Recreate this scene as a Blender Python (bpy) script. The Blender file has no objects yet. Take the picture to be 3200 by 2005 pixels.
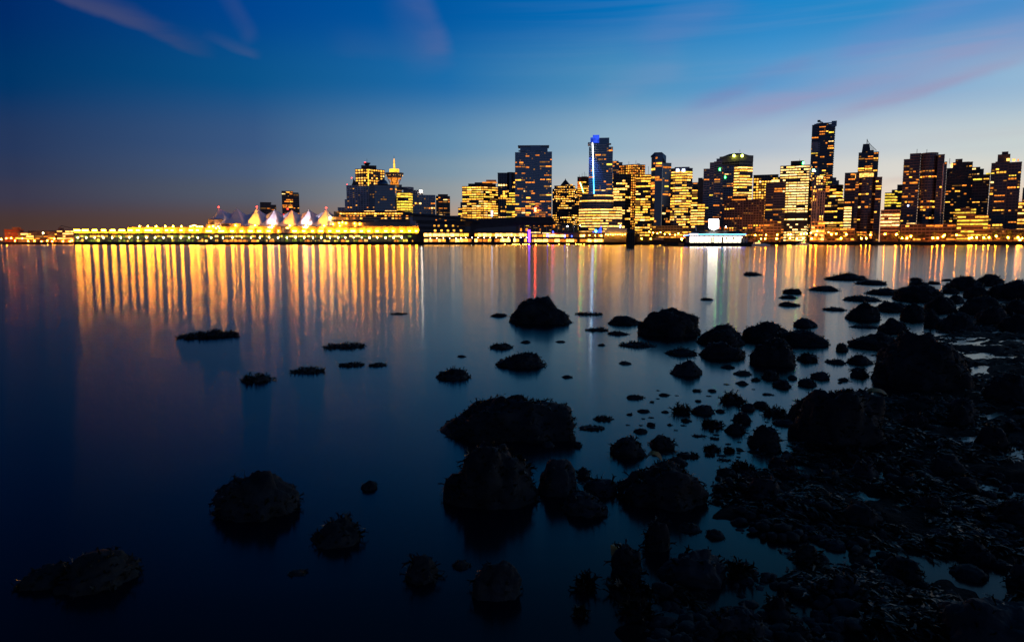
import bpy, math, random
from mathutils import Vector, noise, Matrix
R = math.radians
rnd = random.Random(11)
sc = bpy.context.scene
COL = sc.collection
# ------------------------------------------------------------------ camera geometry
F = 2133.0; CXP = 1600.0; CYP = 1002.5; HC = 1.5
TH = math.atan((CYP - 762.0) / F)
ST, CT = math.sin(TH), math.cos(TH)
def ray(x, y):
    u = (x - CXP) / F; v = (CYP - y) / F
    return (u, CT + v * ST, -ST + v * CT)
def azel(x, y):
    d = ray(x, y)
    return math.atan2(d[0], d[1]), math.atan2(d[2], math.hypot(d[0], d[1]))
def at(x, y, Y):                       # point seen at (x, y) at depth Y
    d = ray(x, y); s = Y / d[1]
    return Vector((d[0] * s, Y, HC + d[2] * s))
def on_ground(x, y, z=0.0):            # where that line of sight meets height z
    d = ray(x, y); s = (z - HC) / d[2]
    return Vector((d[0] * s, d[1] * s, z))
def lin(c):
    return tuple((v / 255 / 12.92) if v / 255 <= .04045 else ((v / 255 + .055) / 1.055) ** 2.4 for v in c)
# ------------------------------------------------------------------ materials
def mat(name):
    m = bpy.data.materials.new(name); m.use_nodes = True
    nt = m.node_tree; nt.nodes.clear()
    out = nt.nodes.new('ShaderNodeOutputMaterial')
    return m, nt, out
def surf(name, col, rough=.7, spec=.3, metal=0, nscale=0, namt=.35, bump=0, bscale=None, ior=None):
    m, nt, out = mat(name)
    p = nt.nodes.new('ShaderNodeBsdfPrincipled')
    p.inputs['Roughness'].default_value = rough; p.inputs['Metallic'].default_value = metal
    p.inputs['Specular IOR Level'].default_value = spec
    if ior: p.inputs['IOR'].default_value = ior
    p.inputs['Base Color'].default_value = (*col, 1)
    nt.links.new(p.outputs[0], out.inputs[0])
    if nscale:
        tc = nt.nodes.new('ShaderNodeTexCoord'); n = nt.nodes.new('ShaderNodeTexNoise')
        n.inputs['Scale'].default_value = nscale; n.inputs['Detail'].default_value = 5
        nt.links.new(tc.outputs['Object'], n.inputs['Vector'])
        rp = nt.nodes.new('ShaderNodeValToRGB')
        rp.color_ramp.elements[0].position = .3; rp.color_ramp.elements[1].position = .7
        rp.color_ramp.elements[0].color = (*[c * (1 - namt) for c in col], 1)
        rp.color_ramp.elements[1].color = (*[min(1, c * (1 + namt)) for c in col], 1)
        nt.links.new(n.outputs['Fac'], rp.inputs[0]); nt.links.new(rp.outputs[0], p.inputs['Base Color'])
        if bump:
            n2 = nt.nodes.new('ShaderNodeTexNoise'); n2.inputs['Scale'].default_value = bscale or nscale * 3
            n2.inputs['Detail'].default_value = 6
            nt.links.new(tc.outputs['Object'], n2.inputs['Vector'])
            b = nt.nodes.new('ShaderNodeBump'); b.inputs['Strength'].default_value = bump
            b.inputs['Distance'].default_value = .02
            nt.links.new(n2.outputs['Fac'], b.inputs['Height']); nt.links.new(b.outputs[0], p.inputs['Normal'])
    return m
def glow(name, col, s, vary=True, sample=False, nscale=.45):
    """something that gives off light; lit windows vary a little from room to room"""
    m, nt, out = mat(name)
    e = nt.nodes.new('ShaderNodeEmission'); e.inputs[0].default_value = (*col, 1)
    e.inputs[1].default_value = s
    if vary:
        tc = nt.nodes.new('ShaderNodeNewGeometry'); n = nt.nodes.new('ShaderNodeTexNoise')
        n.inputs['Scale'].default_value = nscale; n.inputs['Detail'].default_value = 2
        nt.links.new(tc.outputs['Position'], n.inputs['Vector'])
        oi = nt.nodes.new('ShaderNodeObjectInfo')
        mr = nt.nodes.new('ShaderNodeMapRange'); mr.inputs[1].default_value = .3; mr.inputs[2].default_value = .7
        mr.inputs[3].default_value = s * .35; mr.inputs[4].default_value = s * 1.5
        mr2 = nt.nodes.new('ShaderNodeMapRange'); mr2.inputs[3].default_value = .55; mr2.inputs[4].default_value = 1.3
        mu = nt.nodes.new('ShaderNodeMath'); mu.operation = 'MULTIPLY'
        nt.links.new(n.outputs['Fac'], mr.inputs[0]); nt.links.new(oi.outputs['Random'], mr2.inputs[0])
        nt.links.new(mr.outputs[0], mu.inputs[0]); nt.links.new(mr2.outputs[0], mu.inputs[1])
        nt.links.new(mu.outputs[0], e.inputs[1])
    nt.links.new(e.outputs[0], out.inputs[0])
    if not sample: m.cycles.emission_sampling = 'NONE'
    return m
M = {}
M['glass_dark'] = surf('dark_glass', (.035, .05, .075), .12, .6, .35)
M['glass_blue'] = surf('blue_glass', (.085, .125, .165), .16, .6, .7)
M['glass_brown'] = surf('bronze_glass', (.03, .022, .016), .18, .5, .1)
M['conc_dark'] = surf('dark_concrete', (.09, .08, .08), .8, .3, 0, .15)
M['conc_brown'] = surf('brown_concrete', (.11, .085, .07), .8, .3, 0, .15)
M['conc_grey'] = surf('grey_concrete', (.32, .29, .29), .8, .3, 0, .15)
M['conc_pale'] = surf('pale_concrete', (.5, .43, .42), .8, .3, 0, .15)
M['conc_tan'] = surf('tan_concrete', (.35, .25, .17), .8, .3, 0, .15)
M['red_brick'] = surf('red_cladding', (.22, .05, .03), .8, .3, 0, .15)
M['metal_dark'] = surf('dark_metal', (.04, .04, .045), .45, .5, .6)
M['metal_grey'] = surf('grey_metal', (.3, .31, .33), .45, .5, .6)
M['roof_dark'] = surf('dark_roof', (.03, .027, .027), .6, .4, 0, .2)
M['white_wall'] = surf('cream_painted_wall', (.30, .22, .14), .7, .3, 0, .2, .1)
M['fabric'] = surf('white_tent_fabric', (.78, .76, .78), .75, .2, 0, .3, .06)
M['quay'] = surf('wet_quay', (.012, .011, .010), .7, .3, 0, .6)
M['land'] = surf('city_ground', (.03, .028, .026), .9, .2, 0, .1)
M['bark'] = surf('bark', (.06, .045, .03), .9, .2, 0, 2)
M['leaf'] = surf('tree_leaves', (.045, .06, .025), .8, .2, 0, .6)
M['hull_white'] = surf('boat_paint', (.7, .7, .7), .35, .5, 0, .5, .05)
M['orange_wash'] = surf('orange_glow_panel', (.42, .17, .07), .7, .3, 0, .2)  # the orange glow under the soffit is put into this panel colour
YEL = (1, .41, .042); PALE = (1, .78, .36); YGR = (1, .66, .06); ORG = (1, .27, .03)
M['w_yel'] = glow('yellow_lit_window', YEL, 2.8)
M['w_pale'] = glow('pale_lit_window', (1, .48, .10), 3.2)
M['w_ygr'] = glow('green_yellow_lit_window', YGR, 1.7)
M['w_org'] = glow('orange_lit_window', ORG, 1.5)
M['w_dim'] = glow('dim_lit_window', (1, .42, .08), .35)
M['w_white'] = glow('white_lit_window', (1, .60, .20), 2.8)
M['w_hall'] = glow('bright_hall_window', (1, .46, .08), 7.5)
M['w_grn'] = glow('green_lit_hall', (.5, .62, .06), .55)
M['l_sodium'] = glow('sodium_lamp', (1, .22, .010), 480, False, True)
M['l_gold'] = glow('gold_lamp', (1, .38, .018), 240, False, True)
M['l_flood'] = glow('flood_lamp', (1, .345, .008), 250, False, True)
M['l_white'] = glow('greenish_white_lamp', (1, .85, .35), 60, False, True)
M['l_cool'] = glow('cool_white_lamp', (1, .9, .75), 45, False, True)
M['l_red'] = glow('red_beacon', (1, .03, .02), 14, False, True)
M['l_blue'] = glow('blue_light', (.03, .06, 1), 16, False, True)
M['l_purple'] = glow('purple_light', (.14, .03, 1), 9, False, True)
M['l_green'] = glow('green_light', (.05, 1, .16), 24, False, True)
M['l_lime'] = glow('lime_sign', (.75, 1, .12), 12, False, True)
M['l_redsign'] = glow('red_sign', (1, .06, .02), 55, False, True)
M['l_bluesign'] = glow('blue_white_sign', (.55, .65, 1), 6, False, True)
M['l_barge'] = glow('shop_light', (1, .88, .62), 4.5, False, True)
M['l_shield'] = glow('white_backlit_sign', (1, .95, .84), 9, False, True)
M['l_neon'] = glow('blue_neon', (.06, .18, 1), 15, False, True)
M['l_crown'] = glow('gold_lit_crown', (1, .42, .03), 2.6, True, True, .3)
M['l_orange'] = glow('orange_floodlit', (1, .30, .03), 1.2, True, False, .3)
PAL = {
 'Y': [('w_yel', .64), ('w_pale', .16), ('w_dim', .10), ('w_ygr', .06), ('w_white', .04)],
 'G': [('w_ygr', .75), ('w_yel', .25)],
 'O': [('w_org', .48), ('w_yel', .22), ('w_dim', .22), ('w_ygr', .04), ('w_white', .04)],
 'P': [('w_pale', .8), ('w_yel', .2)],
 'B': [('w_white', .8), ('w_pale', .2)],
 'A': [('w_yel', .45), ('w_org', .38), ('w_dim', .17)],
}
def pick(pal):
    r = rnd.random(); s = 0
    for k, w in PAL[pal]:
        s += w
        if r < s: return k
    return PAL[pal][0][0]
# ------------------------------------------------------------------ objects
def tag(o, label=None, cat=None, group=None, kind=None):
    if label: o['label'] = label
    if cat: o['category'] = cat
    if group: o['group'] = group
    if kind: o['kind'] = kind
    return o
def empty(name, loc, rz=0):
    o = bpy.data.objects.new(name, None); COL.objects.link(o)
    o.location = loc; o.rotation_euler = (0, 0, rz); o.empty_display_size = .5
    return o
class MB:
    """collects faces for ONE mesh object"""
    def __init__(s): s.v = []; s.f = []; s.m = []; s.mats = []
    def mi(s, m):
        if m not in s.mats: s.mats.append(m)
        return s.mats.index(m)
    def face(s, pts, m):
        n = len(s.v); s.v += [tuple(p) for p in pts]; s.f.append(tuple(range(n, n + len(pts)))); s.m.append(s.mi(m))
    def prism(s, pts, z0, z1, m, top=None):
        """pts: plan outline, counter-clockwise seen from above"""
        n = len(pts); b = len(s.v)
        s.v += [(p[0], p[1], z0) for p in pts] + [(p[0], p[1], z1) for p in pts]
        k = s.mi(m)
        for i in range(n):
            j = (i + 1) % n
            s.f.append((b + i, b + j, b + n + j, b + n + i)); s.m.append(k)
        s.f.append(tuple(b + n + i for i in range(n))); s.m.append(s.mi(top or m))
        s.f.append(tuple(b + n - 1 - i for i in range(n))); s.m.append(k)
    def box(s, x0, x1, y0, y1, z0, z1, m):
        s.prism([(x0, y0), (x1, y0), (x1, y1), (x0, y1)], z0, z1, m)
    def lathe(s, cx, cy, prof, m, n=16):
        """prof: list of (radius, z)"""
        b = len(s.v); k = s.mi(m)
        for r_, z in prof:
            for i in range(n):
                a = 2 * math.pi * i / n; s.v.append((cx + r_ * math.cos(a), cy + r_ * math.sin(a), z))
        for j in range(len(prof) - 1):
            for i in range(n):
                i2 = (i + 1) % n
                s.f.append((b + j * n + i, b + j * n + i2, b + (j + 1) * n + i2, b + (j + 1) * n + i)); s.m.append(k)
        s.f.append(tuple(b + (len(prof) - 1) * n + i for i in range(n))); s.m.append(k)
        s.f.append(tuple(b + n - 1 - i for i in range(n))); s.m.append(k)
    def bar(s, p, q, w, m, n=6):
        p, q = Vector(p), Vector(q); d = (q - p)
        if d.length < 1e-6: return
        d.normalize(); u = d.orthogonal().normalized(); w2 = d.cross(u)
        b = len(s.v); k = s.mi(m)
        for c in (p, q):
            for i in range(n):
                a = 2 * math.pi * i / n; s.v.append(tuple(c + (u * math.cos(a) + w2 * math.sin(a)) * w))
        for i in range(n):
            j = (i + 1) % n; s.f.append((b + i, b + j, b + n + j, b + n + i)); s.m.append(k)
        s.f.append(tuple(b + n - 1 - i for i in range(n))); s.m.append(k)
        s.f.append(tuple(b + n + i for i in range(n))); s.m.append(k)
    def ball(s, c, r_, m, n=8):
        prof = []
        for j in range(n // 2 + 1):
            a = -math.pi / 2 + math.pi * j / (n // 2); prof.append((max(.02 * r_, r_ * math.cos(a)), c[2] + r_ * math.sin(a)))
        s.lathe(c[0], c[1], prof, m, n)
    def mesh(s, name, smooth=False):
        me = bpy.data.meshes.new(name); me.from_pydata(s.v, [], s.f); 
        for m in s.mats: me.materials.append(M[m] if isinstance(m, str) else m)
        me.polygons.foreach_set('material_index', s.m)
        if smooth: me.polygons.foreach_set('use_smooth', [True] * len(s.f))
        me.update()
        return me
    def build(s, name, parent=None, smooth=False, loc=None):
        o = bpy.data.objects.new(name, s.mesh(name, smooth)); COL.objects.link(o)
        if parent: o.parent = parent
        if loc is not None: o.location = loc
        return o
_pane = {}
def pane_mesh(k):
    if k not in _pane:
        b = MB(); b.box(-.5, .5, -.5, .5, -.5, .5, k); _pane[k] = b.mesh('window_' + k)
    return _pane[k]
GZ = 4.0                                # height of the city quay
def arc(x0, x1, bulge, n=8):
    m, h = (x0 + x1) / 2, (x1 - x0) / 2
    return [(m + h * math.sin(math.pi / 2 * (2 * i / n - 1)), bulge * (1 - math.cos(math.pi / 2 * (2 * i / n - 1)))) for i in range(n + 1)]
class Bld:
    """a thing whose front is measured in photo pixels at distance D; local axes: x right, y away, z up"""
    def __init__(s, name, label, cat, xc, D, axis=None, group=None, z0=GZ, yref=690):
        s.D = D; s.yref = yref; s.az0 = azel(xc if axis is None else axis, yref)[0]
        s.lc = D * math.tan(azel(xc, yref)[0] - s.az0); s.z0 = z0
        e2 = Vector((math.sin(s.az0), math.cos(s.az0), 0)); e1 = Vector((math.cos(s.az0), -math.sin(s.az0), 0))
        s.o = empty(name, e2 * D + e1 * s.lc + Vector((0, 0, z0)), -s.az0)
        tag(s.o, label, cat, group); s.wins = []
    def a(s, px, y=None, b=0):
        return (s.D + b) * math.tan(azel(px, y or s.yref)[0] - s.az0) - s.lc
    def z(s, px, y, b=0):
        az, el = azel(px, y)
        return HC + (s.D + b) / math.cos(az - s.az0) * math.tan(el) - s.z0
    def p(s, px, y, b=0): return Vector((s.a(px, y, b), b, s.z(px, y, b)))
    def box(s, name, x0, x1, yt, yb, m, b0=0, b1=5, parent=None, y=None):
        mb = MB(); xm = (x0 + x1) / 2
        zb = 0 if yb is None else s.z(xm, yb, b0)
        mb.box(s.a(x0, y, b0), s.a(x1, y, b0), b0, b1, zb, s.z(xm, yt, b0), m)
        return mb.build(name, parent or s.o)
    def win(s, ax, b, zc, w, h, rz, k):
        s.wins.append((w * h, ax, b, zc, w, h, rz, k))
    def flush(s, limit=100, name='window'):
        s.wins.sort(key=lambda t: -t[0])
        for (_, ax, b, zc, w, h, rz, k) in s.wins[:limit]:
            o = bpy.data.objects.new(name, pane_mesh(k)); COL.objects.link(o); o.parent = s.o
            o.location = (ax, b, zc); o.rotation_euler = (0, 0, rz); o.scale = (w, .16, h)
        rest = s.wins[limit:]
        if rest:
            mb = MB()
            for (_, ax, b, zc, w, h, rz, k) in rest:
                c, n = math.cos(rz), math.sin(rz)
                pts = [(ax + c * dx - n * dy, b + n * dx + c * dy) for dx, dy in ((-w / 2, -.08), (w / 2, -.08), (w / 2, .08), (-w / 2, .08))]
                mb.prism(pts, zc - h / 2, zc + h / 2, k)
            o = mb.build(name, s.o); o['kind'] = 'stuff'
        s.wins = []
    def tower(s, tiers, glass='glass_dark', frame='conc_dark', fh=3.7, bay=3.2, slab=.34, pier=.5, out=.25, depth=24,
              p=.5, pal='Y', fvar=.35, stick=.55, maxrun=6, zones=(), roof='roof_dark', wname='wall', sides=True, minz=0, topmar=1.2):
        """tiers: (columns, y_top, y_bottom or None[, p]) -> walls with storey slabs, piers and lit windows"""
        mb = MB()
        for ti, t in enumerate(tiers):
            cols, yt, yb = t[0], t[1], t[2]; pp = t[3] if len(t) > 3 else p; tpal = t[4] if len(t) > 4 else pal
            ym = (yt + (yb or 755)) / 2
            cols = [(c, 0) if not isinstance(c, tuple) else c for c in cols]
            front = [(s.a(px, ym, d), d) for px, d in cols]
            xm = (cols[0][0] + cols[-1][0]) / 2
            zt = s.z(xm, yt, min(d for _, d in cols)); zb = 0 if yb is None else s.z(xm, yb)
            back = max(d for _, d in front) + depth
            plan = front + [(front[-1][0], back), (front[0][0], back)]
            mb.prism(plan, zb, zt - .3, glass, roof)
            nf = max(1, round((zt - zb - topmar) / fh)); f = (zt - zb - topmar) / nf
            cx = sum(q[0] for q in plan) / len(plan); cy = sum(q[1] for q in plan) / len(plan)
            def grow(o):
                r_ = []
                for q in plan:
                    dx, dy = q[0] - cx, q[1] - cy
                    L = max(1e-6, math.hypot(dx, dy)); r_.append((q[0] + dx / L * o * 1.3, q[1] + dy / L * o * 1.3))
                return r_
            ring = grow(out)
            for i in range(nf):
                z0 = zb + i * f
                mb.prism(ring, z0 + .01 * (ti + 1), z0 + f * slab, frame)
            mb.prism(grow(out + .05), zt - topmar, zt, frame, roof)
            edges = list(zip(front[:-1], front[1:]))
            ecol = []
            for (q0, q1) in edges:
                L = math.hypot(q1[0] - q0[0], q1[1] - q0[1]); nb = max(1, round(L / bay))
                ecol.append((q0, q1, L, nb))
                if pier > 0:
                    ux, uy = (q1[0] - q0[0]) / L, (q1[1] - q0[1]) / L; nx, ny = uy, -ux
                    for c in range(nb + 1):
                        w = pier / 2; d0 = min(max(c * L / nb, w), L - w)
                        e = out * .7
                        A = (q0[0] + ux * (d0 - w), q0[1] + uy * (d0 - w)); Bq = (q0[0] + ux * (d0 + w), q0[1] + uy * (d0 + w))
                        mb.prism([(A[0] + nx * e, A[1] + ny * e), (Bq[0] + nx * e, Bq[1] + ny * e), Bq, A], zb, zt - topmar, frame)
            for i in range(nf):
                z0 = zb + i * f + f * slab; z1 = zb + (i + 1) * f
                if z0 < minz: continue
                q = pp + rnd.uniform(-fvar, fvar)
                yy = yt + ((yb or 755) - yt) * (1 - (i + .5) / nf)
                for (ya, yz, pz) in zones:
                    if ya <= yy <= yz: q = pz + rnd.uniform(-.05, .05) * fvar
                if pal == 'O' and not zones: q *= .85
                lit = rnd.random() < q
                for (q0, q1, L, nb) in ecol:
                    ux, uy = (q1[0] - q0[0]) / L, (q1[1] - q0[1]) / L; nx, ny = uy, -ux; rz = math.atan2(uy, ux)
                    run = None; bw = L / nb; runs = []
                    for c in range(nb):
                        if rnd.random() > stick: lit = rnd.random() < q
                        if lit:
                            if run and c - run[0] < min(3, maxrun): run[1] = c + 1
                            else:
                                run = [c, c + 1]; runs.append(run)
                        else: run = None
                    for c0, c1 in runs:
                        w = (c1 - c0) * bw - max(pier, .3); mid = (c0 + c1) / 2 * bw
                        hh = (z1 - z0) * (rnd.uniform(.5, .96) if tpal in 'OA' else rnd.uniform(.72, .96)); w *= rnd.uniform(.75, 1) if tpal == 'O' else 1
                        s.win(q0[0] + ux * mid + nx * .1, q0[1] + uy * mid + ny * .1, z1 - (z1 - z0) * .02 - hh / 2, w, hh, rz, pick(tpal))
                    if tpal in 'OYA':
                        for c in range(nb):                       # rooms with only a faint light
                            if rnd.random() < (.07 if tpal == 'O' else .05) and not any(a_ <= c < b_ for a_, b_ in runs) and pp > .02:
                                mid = (c + .5) * bw; s.win(q0[0] + ux * mid + nx * .1, q0[1] + uy * mid + ny * .1, (z0 + z1) / 2, bw * .5, (z1 - z0) * .6, rz, 'w_dim')
        return mb.build(wname, s.o)
# ================================================================== THE CITY
GT = 'lit towers of the downtown skyline'
def T(label, D, tiers, cat='tower', name='office_tower', group=GT, **k):
    xs = [c[0] if isinstance(c, tuple) else c for t in tiers for c in t[0]]
    b = Bld(name, label, cat, (min(xs) + max(xs)) / 2, D, group=group)
    b.tower(tiers, **k); return b
def mast(b, px, y0, y1, bb=3, w=.25, name='antenna'):
    mb = MB(); q0, q1 = b.p(px, y0, bb), b.p(px, y1, bb); mb.bar(q0, (q0.x, q0.y, q1.z), w, 'metal_dark'); return mb.build(name, b.o)
def beacon(b, px, y, bb=3, r=.9, m='l_red', name='beacon'):
    mb = MB(); mb.ball(b.p(px, y, bb), r, m); return mb.build(name, b.o)
def sign(b, x0, x1, y0, y1, m, bb=-.6, name='lit_sign'):
    return b.box(name, x0, x1, y0, y1, m, bb, bb + .4)

# ---- far left, low shore blocks
LG = 'low buildings on the far left shore'
b = T('low reddish block with orange lit bands, leftmost on the dark shore', 1490, [([14, 75], 716, None), ([38, 66], 710, 716)], 'building', 'low_building', LG,
      glass='red_brick', frame='conc_brown', fh=4, bay=5, p=.22, pal='O', out=.1); b.flush()
b = T('low dark office with three rows of yellow windows on the left shore', 1485, [([57, 106], 727, None)], 'building', 'low_building', LG, glass='conc_dark', frame='conc_dark', fh=4.2, bay=3.5, p=.5, pal='Y', out=.1); b.flush()
b = T('nearly unlit wide low block behind the tall white lamp on the left', 1500, [([90, 178], 721, None)], 'building', 'low_building', LG, glass='conc_dark', frame='conc_dark', fh=4.2, bay=4, p=.1, pal='O', out=.1); b.flush()
b = T('small dark block with two columns of lit windows near the pier end', 1480, [([150, 172], 724, None)], 'building', 'low_building', LG, glass='conc_dark', frame='conc_brown', fh=4.5, bay=4, p=.55, pal='A', out=.1); b.flush()
b = T('dark low port building with rooftop crane, touching the lit pier', 1475, [([178, 231], 719, None), ([182, 200], 712, 719)], 'building', 'port_building', LG, glass='conc_dark', frame='conc_dark', fh=4.5, bay=4, p=.18, pal='P', out=.1)
mb = MB(); mb.bar(b.p(186, 712), b.p(192, 705), .5, 'metal_dark'); mb.bar(b.p(192, 705), b.p(228, 714), .5, 'metal_dark'); mb.build('crane', b.o); b.flush()

# ---- two towers behind the sails
b = T('short dark tower with sloped top left of the twin-block tower behind the white sails', 1350, [([(815, 0), (848, 0)], 636, None), ([848, 865], 640, None)], fh=3.5, bay=3.4, p=.38, pal='O', slab=.4, glass='glass_brown', maxrun=3)
b.box('roof_box', 815, 850, 632, 636, 'roof_dark', 2, 14); b.flush()
b = T('dark residential tower behind the white sails with lit top storeys on its left half', 1300, [([883, 918], 597, None), ([918, 937], 606.5, None)], fh=3.3, bay=3.2, p=.28, pal='O', slab=.4, glass='glass_brown', maxrun=3, zones=[(598, 610, .8)])
b.box('roof_rail', 918, 936, 602, 606, 'metal_dark', 4, 5); beacon(b, 899, 653, -1, 1.0); b.flush()

# ---- hotel, dark glass block, square tower, lookout tower
b = T('square office tower with rows of small yellow windows and a dark cup-shaped roof beacon', 1250, [([(1113, 10), (1154, 0), (1204, 18)], 527, None)], fh=4.6, bay=4.7, slab=.42, pier=1.6, out=.2, frame='conc_dark', glass='glass_brown', p=.78, stick=.3, maxrun=1, zones=[(585, 760, .35)])
b.box('penthouse', 1133, 1180, 517, 527.5, 'roof_dark', 6, 20)
mb = MB(); q = b.p(1147, 517, 12); t_ = b.p(1147, 510, 12); mb.lathe(q.x, q.y, [(2.5, q.z - .5), (3, q.z), (6.5, t_.z), (6.3, t_.z + .4)], 'roof_dark'); mb.build('rooftop_dish', b.o)
beacon(b, 1141, 508.5, 10, 1.3); mast(b, 1147, 510, 496, 12); sign(b, 1152.5, 1155.5, 529, 590, 'w_ygr', -1.2, 'lit_corner_strip'); b.flush()
b = T('white gridded hotel block with dark windows beside the sails, stepping down to the left', 1100, [([1085, 1162], 579.6, None), ([1079, 1085], 623, None), ([1057, 1079], 648, None)], cat='hotel', name='hotel', fh=3.25, bay=4.3, slab=.52, pier=1.5, out=.25, frame='conc_pale', glass='glass_dark', p=.07, pal='O', maxrun=1, fvar=.05)
mb = MB(); q = b.p(1097, 579, 6)
prof = [(-3.2, 0), (3.4, 0), (4.6, 2.5), (3.2, 4.6), (1.6, 8), (.2, 10.5), (-.4, 10.5), (-1.2, 5)]
mb.prism([(0, 0), (.1, 0), (.1, .1), (0, .1)], q.z, q.z + 10, 'metal_dark')
n = len(prof); bb_ = len(mb.v)
for yy in (q.y, q.y + 3):
    mb.v += [(q.x + 4 + dx, yy, q.z + dz) for dx, dz in prof]
mb.f.append(tuple(bb_ + i for i in range(n))); mb.f.append(tuple(bb_ + n + n - 1 - i for i in range(n))); mb.m += [0, 0]
for i in range(n): mb.f.append((bb_ + (i + 1) % n, bb_ + i, bb_ + n + i, bb_ + n + (i + 1) % n)); mb.m.append(0)
mb.build('rooftop_sail', b.o); beacon(b, 1099, 556, 6, .7); beacon(b, 1085, 577, 2, .6); b.flush()
b = T('dark blue glass office block with a glass dome and few lit windows', 1060, [([(1156, 4), (1172, 0), (1236, 0), (1241, 6)], 578, None)], glass='glass_blue', frame='glass_dark', fh=3.8, bay=4, slab=.2, pier=.15, out=.05, p=.07, pal='O', maxrun=3, fvar=.06)
mb = MB(); q = b.p(1196, 579, 12); mb.lathe(q.x, q.y, [(8.6 * math.cos(a_), q.z + 9 * math.sin(a_)) for a_ in [0, .3, .6, .9, 1.2, 1.5]], 'glass_blue', 20); mb.build('dome', b.o, True); b.flush()
# lookout tower
b = Bld('observation_tower', 'gold-lit observation tower with a saucer pod and spire', 'observation tower', 1233, 1200, group=None)
b.tower([([1208, 1257], 577, None)], fh=4, bay=4.2, p=.7, pal='A', slab=.35, pier=.6, wname='base_block', zones=[(578, 585, .1)])
q = b.p(1233, 577, 14); zz = lambda y: b.z(1233, y, 14)
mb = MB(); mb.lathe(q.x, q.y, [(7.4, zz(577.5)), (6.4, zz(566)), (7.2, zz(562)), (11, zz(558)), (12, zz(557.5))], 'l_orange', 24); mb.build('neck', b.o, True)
mb = MB(); mb.lathe(q.x, q.y, [(10.6, zz(558)), (13.2, zz(552)), (13.6, zz(551)), (14.4, zz(547)), (16, zz(542.5)), (16.2, zz(541)), (12, zz(540))], 'conc_tan', 28); mb.build('pod', b.o)
mb = MB()
for i in range(28):
    a_ = 2 * math.pi * (i + .5) / 28
    if i % 3 != 1: mb = MB(); mb.ball((q.x + 14.2 * math.cos(a_), q.y + 14.2 * math.sin(a_), zz(549)), .45, 'w_pale', 6); mb.build('pod_window', b.o)
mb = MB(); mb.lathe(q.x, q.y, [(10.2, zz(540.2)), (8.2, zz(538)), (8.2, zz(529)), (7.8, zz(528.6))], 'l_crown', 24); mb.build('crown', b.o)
mb = MB()
for i in range(6):
    a_ = math.pi * 2 * i / 6; mb.bar((q.x + 6.1 * math.cos(a_), q.y + 6.1 * math.sin(a_), zz(577)), (q.x + 11.5 * math.cos(a_), q.y + 11.5 * math.sin(a_), zz(557)), .7, 'conc_tan')
mb.build('rib', b.o)
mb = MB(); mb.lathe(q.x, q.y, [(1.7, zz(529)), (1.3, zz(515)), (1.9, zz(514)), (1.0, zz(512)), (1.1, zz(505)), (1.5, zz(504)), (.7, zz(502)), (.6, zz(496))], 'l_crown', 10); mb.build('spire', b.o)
mb = MB(); mb.bar((q.x, q.y, zz(496)), (q.x, q.y, zz(487)), .25, 'metal_dark'); mb.build('antenna', b.o); b.flush()
b = T('rounded green-yellow lit office block right of the dark glass block', 1120, [(arc(1240, 1290, 10, 6), 601, None)], fh=4.2, bay=4.5, p=.8, pal='G', slab=.3, pier=.2, maxrun=5); b.flush()
b = T('dark windowless slab with a round roof drum and one white emblem', 1200, [([1262, 1322], 594, None)], fh=4.2, bay=4, p=.0, fvar=0, slab=.7, frame='conc_grey', glass='conc_dark')
mb = MB(); q = b.p(1273, 593, 14); mb.lathe(q.x, q.y, [(11, q.z), (11, b.z(1273, 585.5, 14)), (10.4, b.z(1273, 585.4, 14))], 'conc_grey', 20); mb.build('roof_drum', b.o)
mb = MB(); q = b.p(1315.5, 602, -.6); mb.lathe(q.x, q.y, [(.3, q.z), (1.3, q.z + 1.6), (1.7, q.z + 3), (1.1, q.z + 4), (.2, q.z + 4.4)], 'l_cool', 8); mb.build('emblem', b.o); b.flush()
b = T('long white-gridded block with blue dusk glass left of the stone tower', 1150, [([1289, 1361], 609, None)], fh=3.9, bay=3.9, p=.06, pal='O', slab=.22, pier=.6, frame='conc_pale', glass='glass_blue', maxrun=1, out=.2, zones=[(609, 618, 0)]); b.flush()
b = T('grey stone apartment tower with scattered lights left of the gap of open sky', 1120, [([1363, 1370], 612, None), ([1370, 1400], 607, None), ([1400, 1407], 613, None)], fh=3.4, bay=3.6, p=.3, pal='O', slab=.5, pier=1.2, frame='conc_brown', glass='glass_brown', maxrun=2, zones=[(660, 680, .6)]); b.flush()
# ---- middle of the skyline
b = T('narrow pale stepped block at the left foot of the wide gold-lit office', 1130, [([1432, 1449], 649, None), ([1439, 1449], 632, 649, .1)], fh=3.9, bay=4, p=.75, pal='P', slab=.4, frame='conc_grey'); b.flush()
b = T('wide boxy office with fifteen storeys of gold windows and a dark stepped roof', 1100, [([(1445, 9), (1511, 0), (1556, 16)], 581, None)], fh=3.62, bay=4.1, p=.93, fvar=.08, pal='Y', slab=.42, pier=.7, maxrun=2, frame='glass_brown', glass='glass_brown', zones=[(622, 629, .4)])
b.box('roof_box', 1464, 1550, 574, 581.3, 'roof_dark', 12, 26); b.box('roof_box', 1484, 1540, 570, 574.3, 'roof_dark', 14, 26); b.box('roof_crown', 1520, 1551, 562, 570, 'conc_grey', 18, 28)
b.box('lit_canopy', 1508, 1554, 568.5, 571, 'l_orange', 9, 20); sign(b, 1535, 1540, 658, 676, 'l_bluesign', -1); b.flush()
b = T('dark fluted tower with vertical ribs just right of the wide gold-lit office', 1170, [([1556, 1586], 540, None, .3), ([(1586, 3), (1590, 0), (1600, 0), (1603, 3), (1613, 3)], 538, None, .02)], fh=3.6, bay=4, p=.2, pal='Y', slab=.12, pier=1.0, out=.6, glass='glass_dark', frame='metal_dark', maxrun=4); b.flush()
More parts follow.
